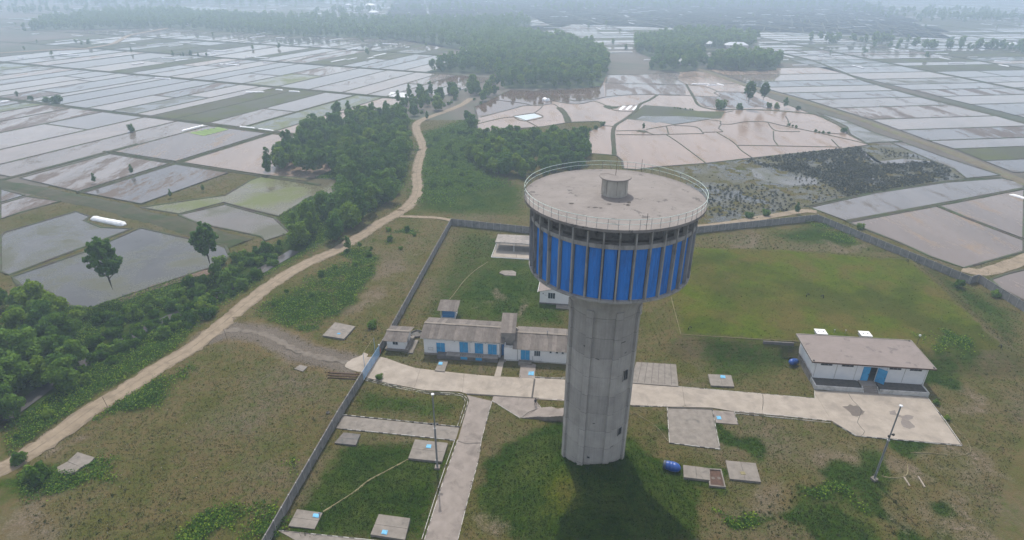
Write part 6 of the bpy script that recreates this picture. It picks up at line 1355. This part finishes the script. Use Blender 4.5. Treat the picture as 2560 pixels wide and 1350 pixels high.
# distant white flecks: covered seedbeds too far to tell apart
mb = MB()
for _ in range(620):
    y = 560 + 1900*rnd.random()**1.1; x = rnd.uniform(-1, 1)*y*.95; L = rnd.uniform(5, 26); an = R(-22.5+90*rnd.choice([0, 1])) if x < 0 else R(8.3 + 90*rnd.choice([0, 0, 1])); wd_ = rnd.uniform(1.0, 2.4)
    if any(inpoly(f, [x], [y])[0] for f in forests.values()): continue
    c_, q_ = math.cos(an), math.sin(an); mb.prism([(x + a*c_ - b*q_, y + a*q_ + b*c_) for a, b in ((0, 0), (L, 0), (L, wd_), (0, wd_))], 0, .6)
mb.obj('distant_seedbed_covers', M['plastic'], kind='stuff')
def house(lab, x, y, w_, d_, rz, roof='farroof', h=3.0):
    t = thing('village_house', lab, 'house', (x, y, .3), rz); MB().box(-w_/2, w_/2, -d_/2, d_/2, -.4, h).obj('wall', M['farwall'], t)
    e = .7; mb = MB(); mb.add([(-w_/2-e, -d_/2-e, h), (w_/2+e, -d_/2-e, h), (w_/2+e, d_/2+e, h), (-w_/2-e, d_/2+e, h), (-w_/2+d_/2, 0, h+d_*.32), (w_/2-d_/2, 0, h+d_*.32)], [(0, 1, 5, 4), (1, 2, 5), (2, 3, 4, 5), (3, 0, 4), (3, 2, 1, 0)]); mb.obj('roof', M[roof], t)
    for q in (-.3, .3): MB().box(q*w_-.5, q*w_+.5, -d_/2-.06, -d_/2-.003, 1, 2.1).obj('window', M['glass'], t)
    MB().box(-.5, .5, -d_/2-.06, -d_/2-.003, .0, 2.1).obj('door', M['tankdark'], t)
for k, x, y, w_, d_, rz, lab in (('C', 122, 460, 17, 10, .1, 'white-roofed house at the front of the village copse'), ('C', 135, 425, 10, 8, .1, 'smaller white-roofed house behind the front village house'), ('B', 2290, 355, 11, 8, .3, 'white-roofed house at the back left of the village copse'), ('C', 320, 330, 9, 8, .4, 'small pale house in the middle of the copse'), ('C', 510, 340, 24, 9, .0, 'long low house at the right end of the copse'), ('C', 395, 445, 14, 7, .2, 'pale house between the two copses'), ('B', 1715, 558, 8, 6, 0, 'small shed under the trees of the large wood'),
                                 ('A', 1960, 200, 12, 8, .1, 'white house at the edge of the far tree belt'), ('A', 1310, 185, 10, 8, -.3, 'tall pale house where the far road meets the tree belt'), ('B', 240, 100, 18, 10, 0, 'white house beyond the far tree belt'), ('B', 215, 48, 22, 12, .2, 'large pale house in the far haze'), ('B', 60, 45, 12, 9, 0, 'small pale house in the far haze'), ('C', 2480, 335, 9, 7, .3, 'small house in the scrub at the far right')): house(lab, *g(k, x, y), w_, d_, rz)

# ------------------------------------------------------------------ haze
hb = MB(); S = 9200; hb.box(-S, S, -2200, S*1.45, -3, 84)
m = bpy.data.materials.new('haze_air'); m.use_nodes = True; N = m.node_tree.nodes; L = m.node_tree.links
N.remove(N['Principled BSDF']); pv = N.new('ShaderNodeVolumePrincipled'); pv.inputs['Color'].default_value = (*HAZE_COLOR, 1); pv.inputs['Density'].default_value = HAZE_DENSITY; pv.inputs['Anisotropy'].default_value = .35
L.new(pv.outputs[0], N['Material Output'].inputs['Volume'])
hb.obj('haze', m, kind='stuff')
print('trees', NTREE, 'plots', len(PLOTS), 'objects', len(bpy.data.objects))
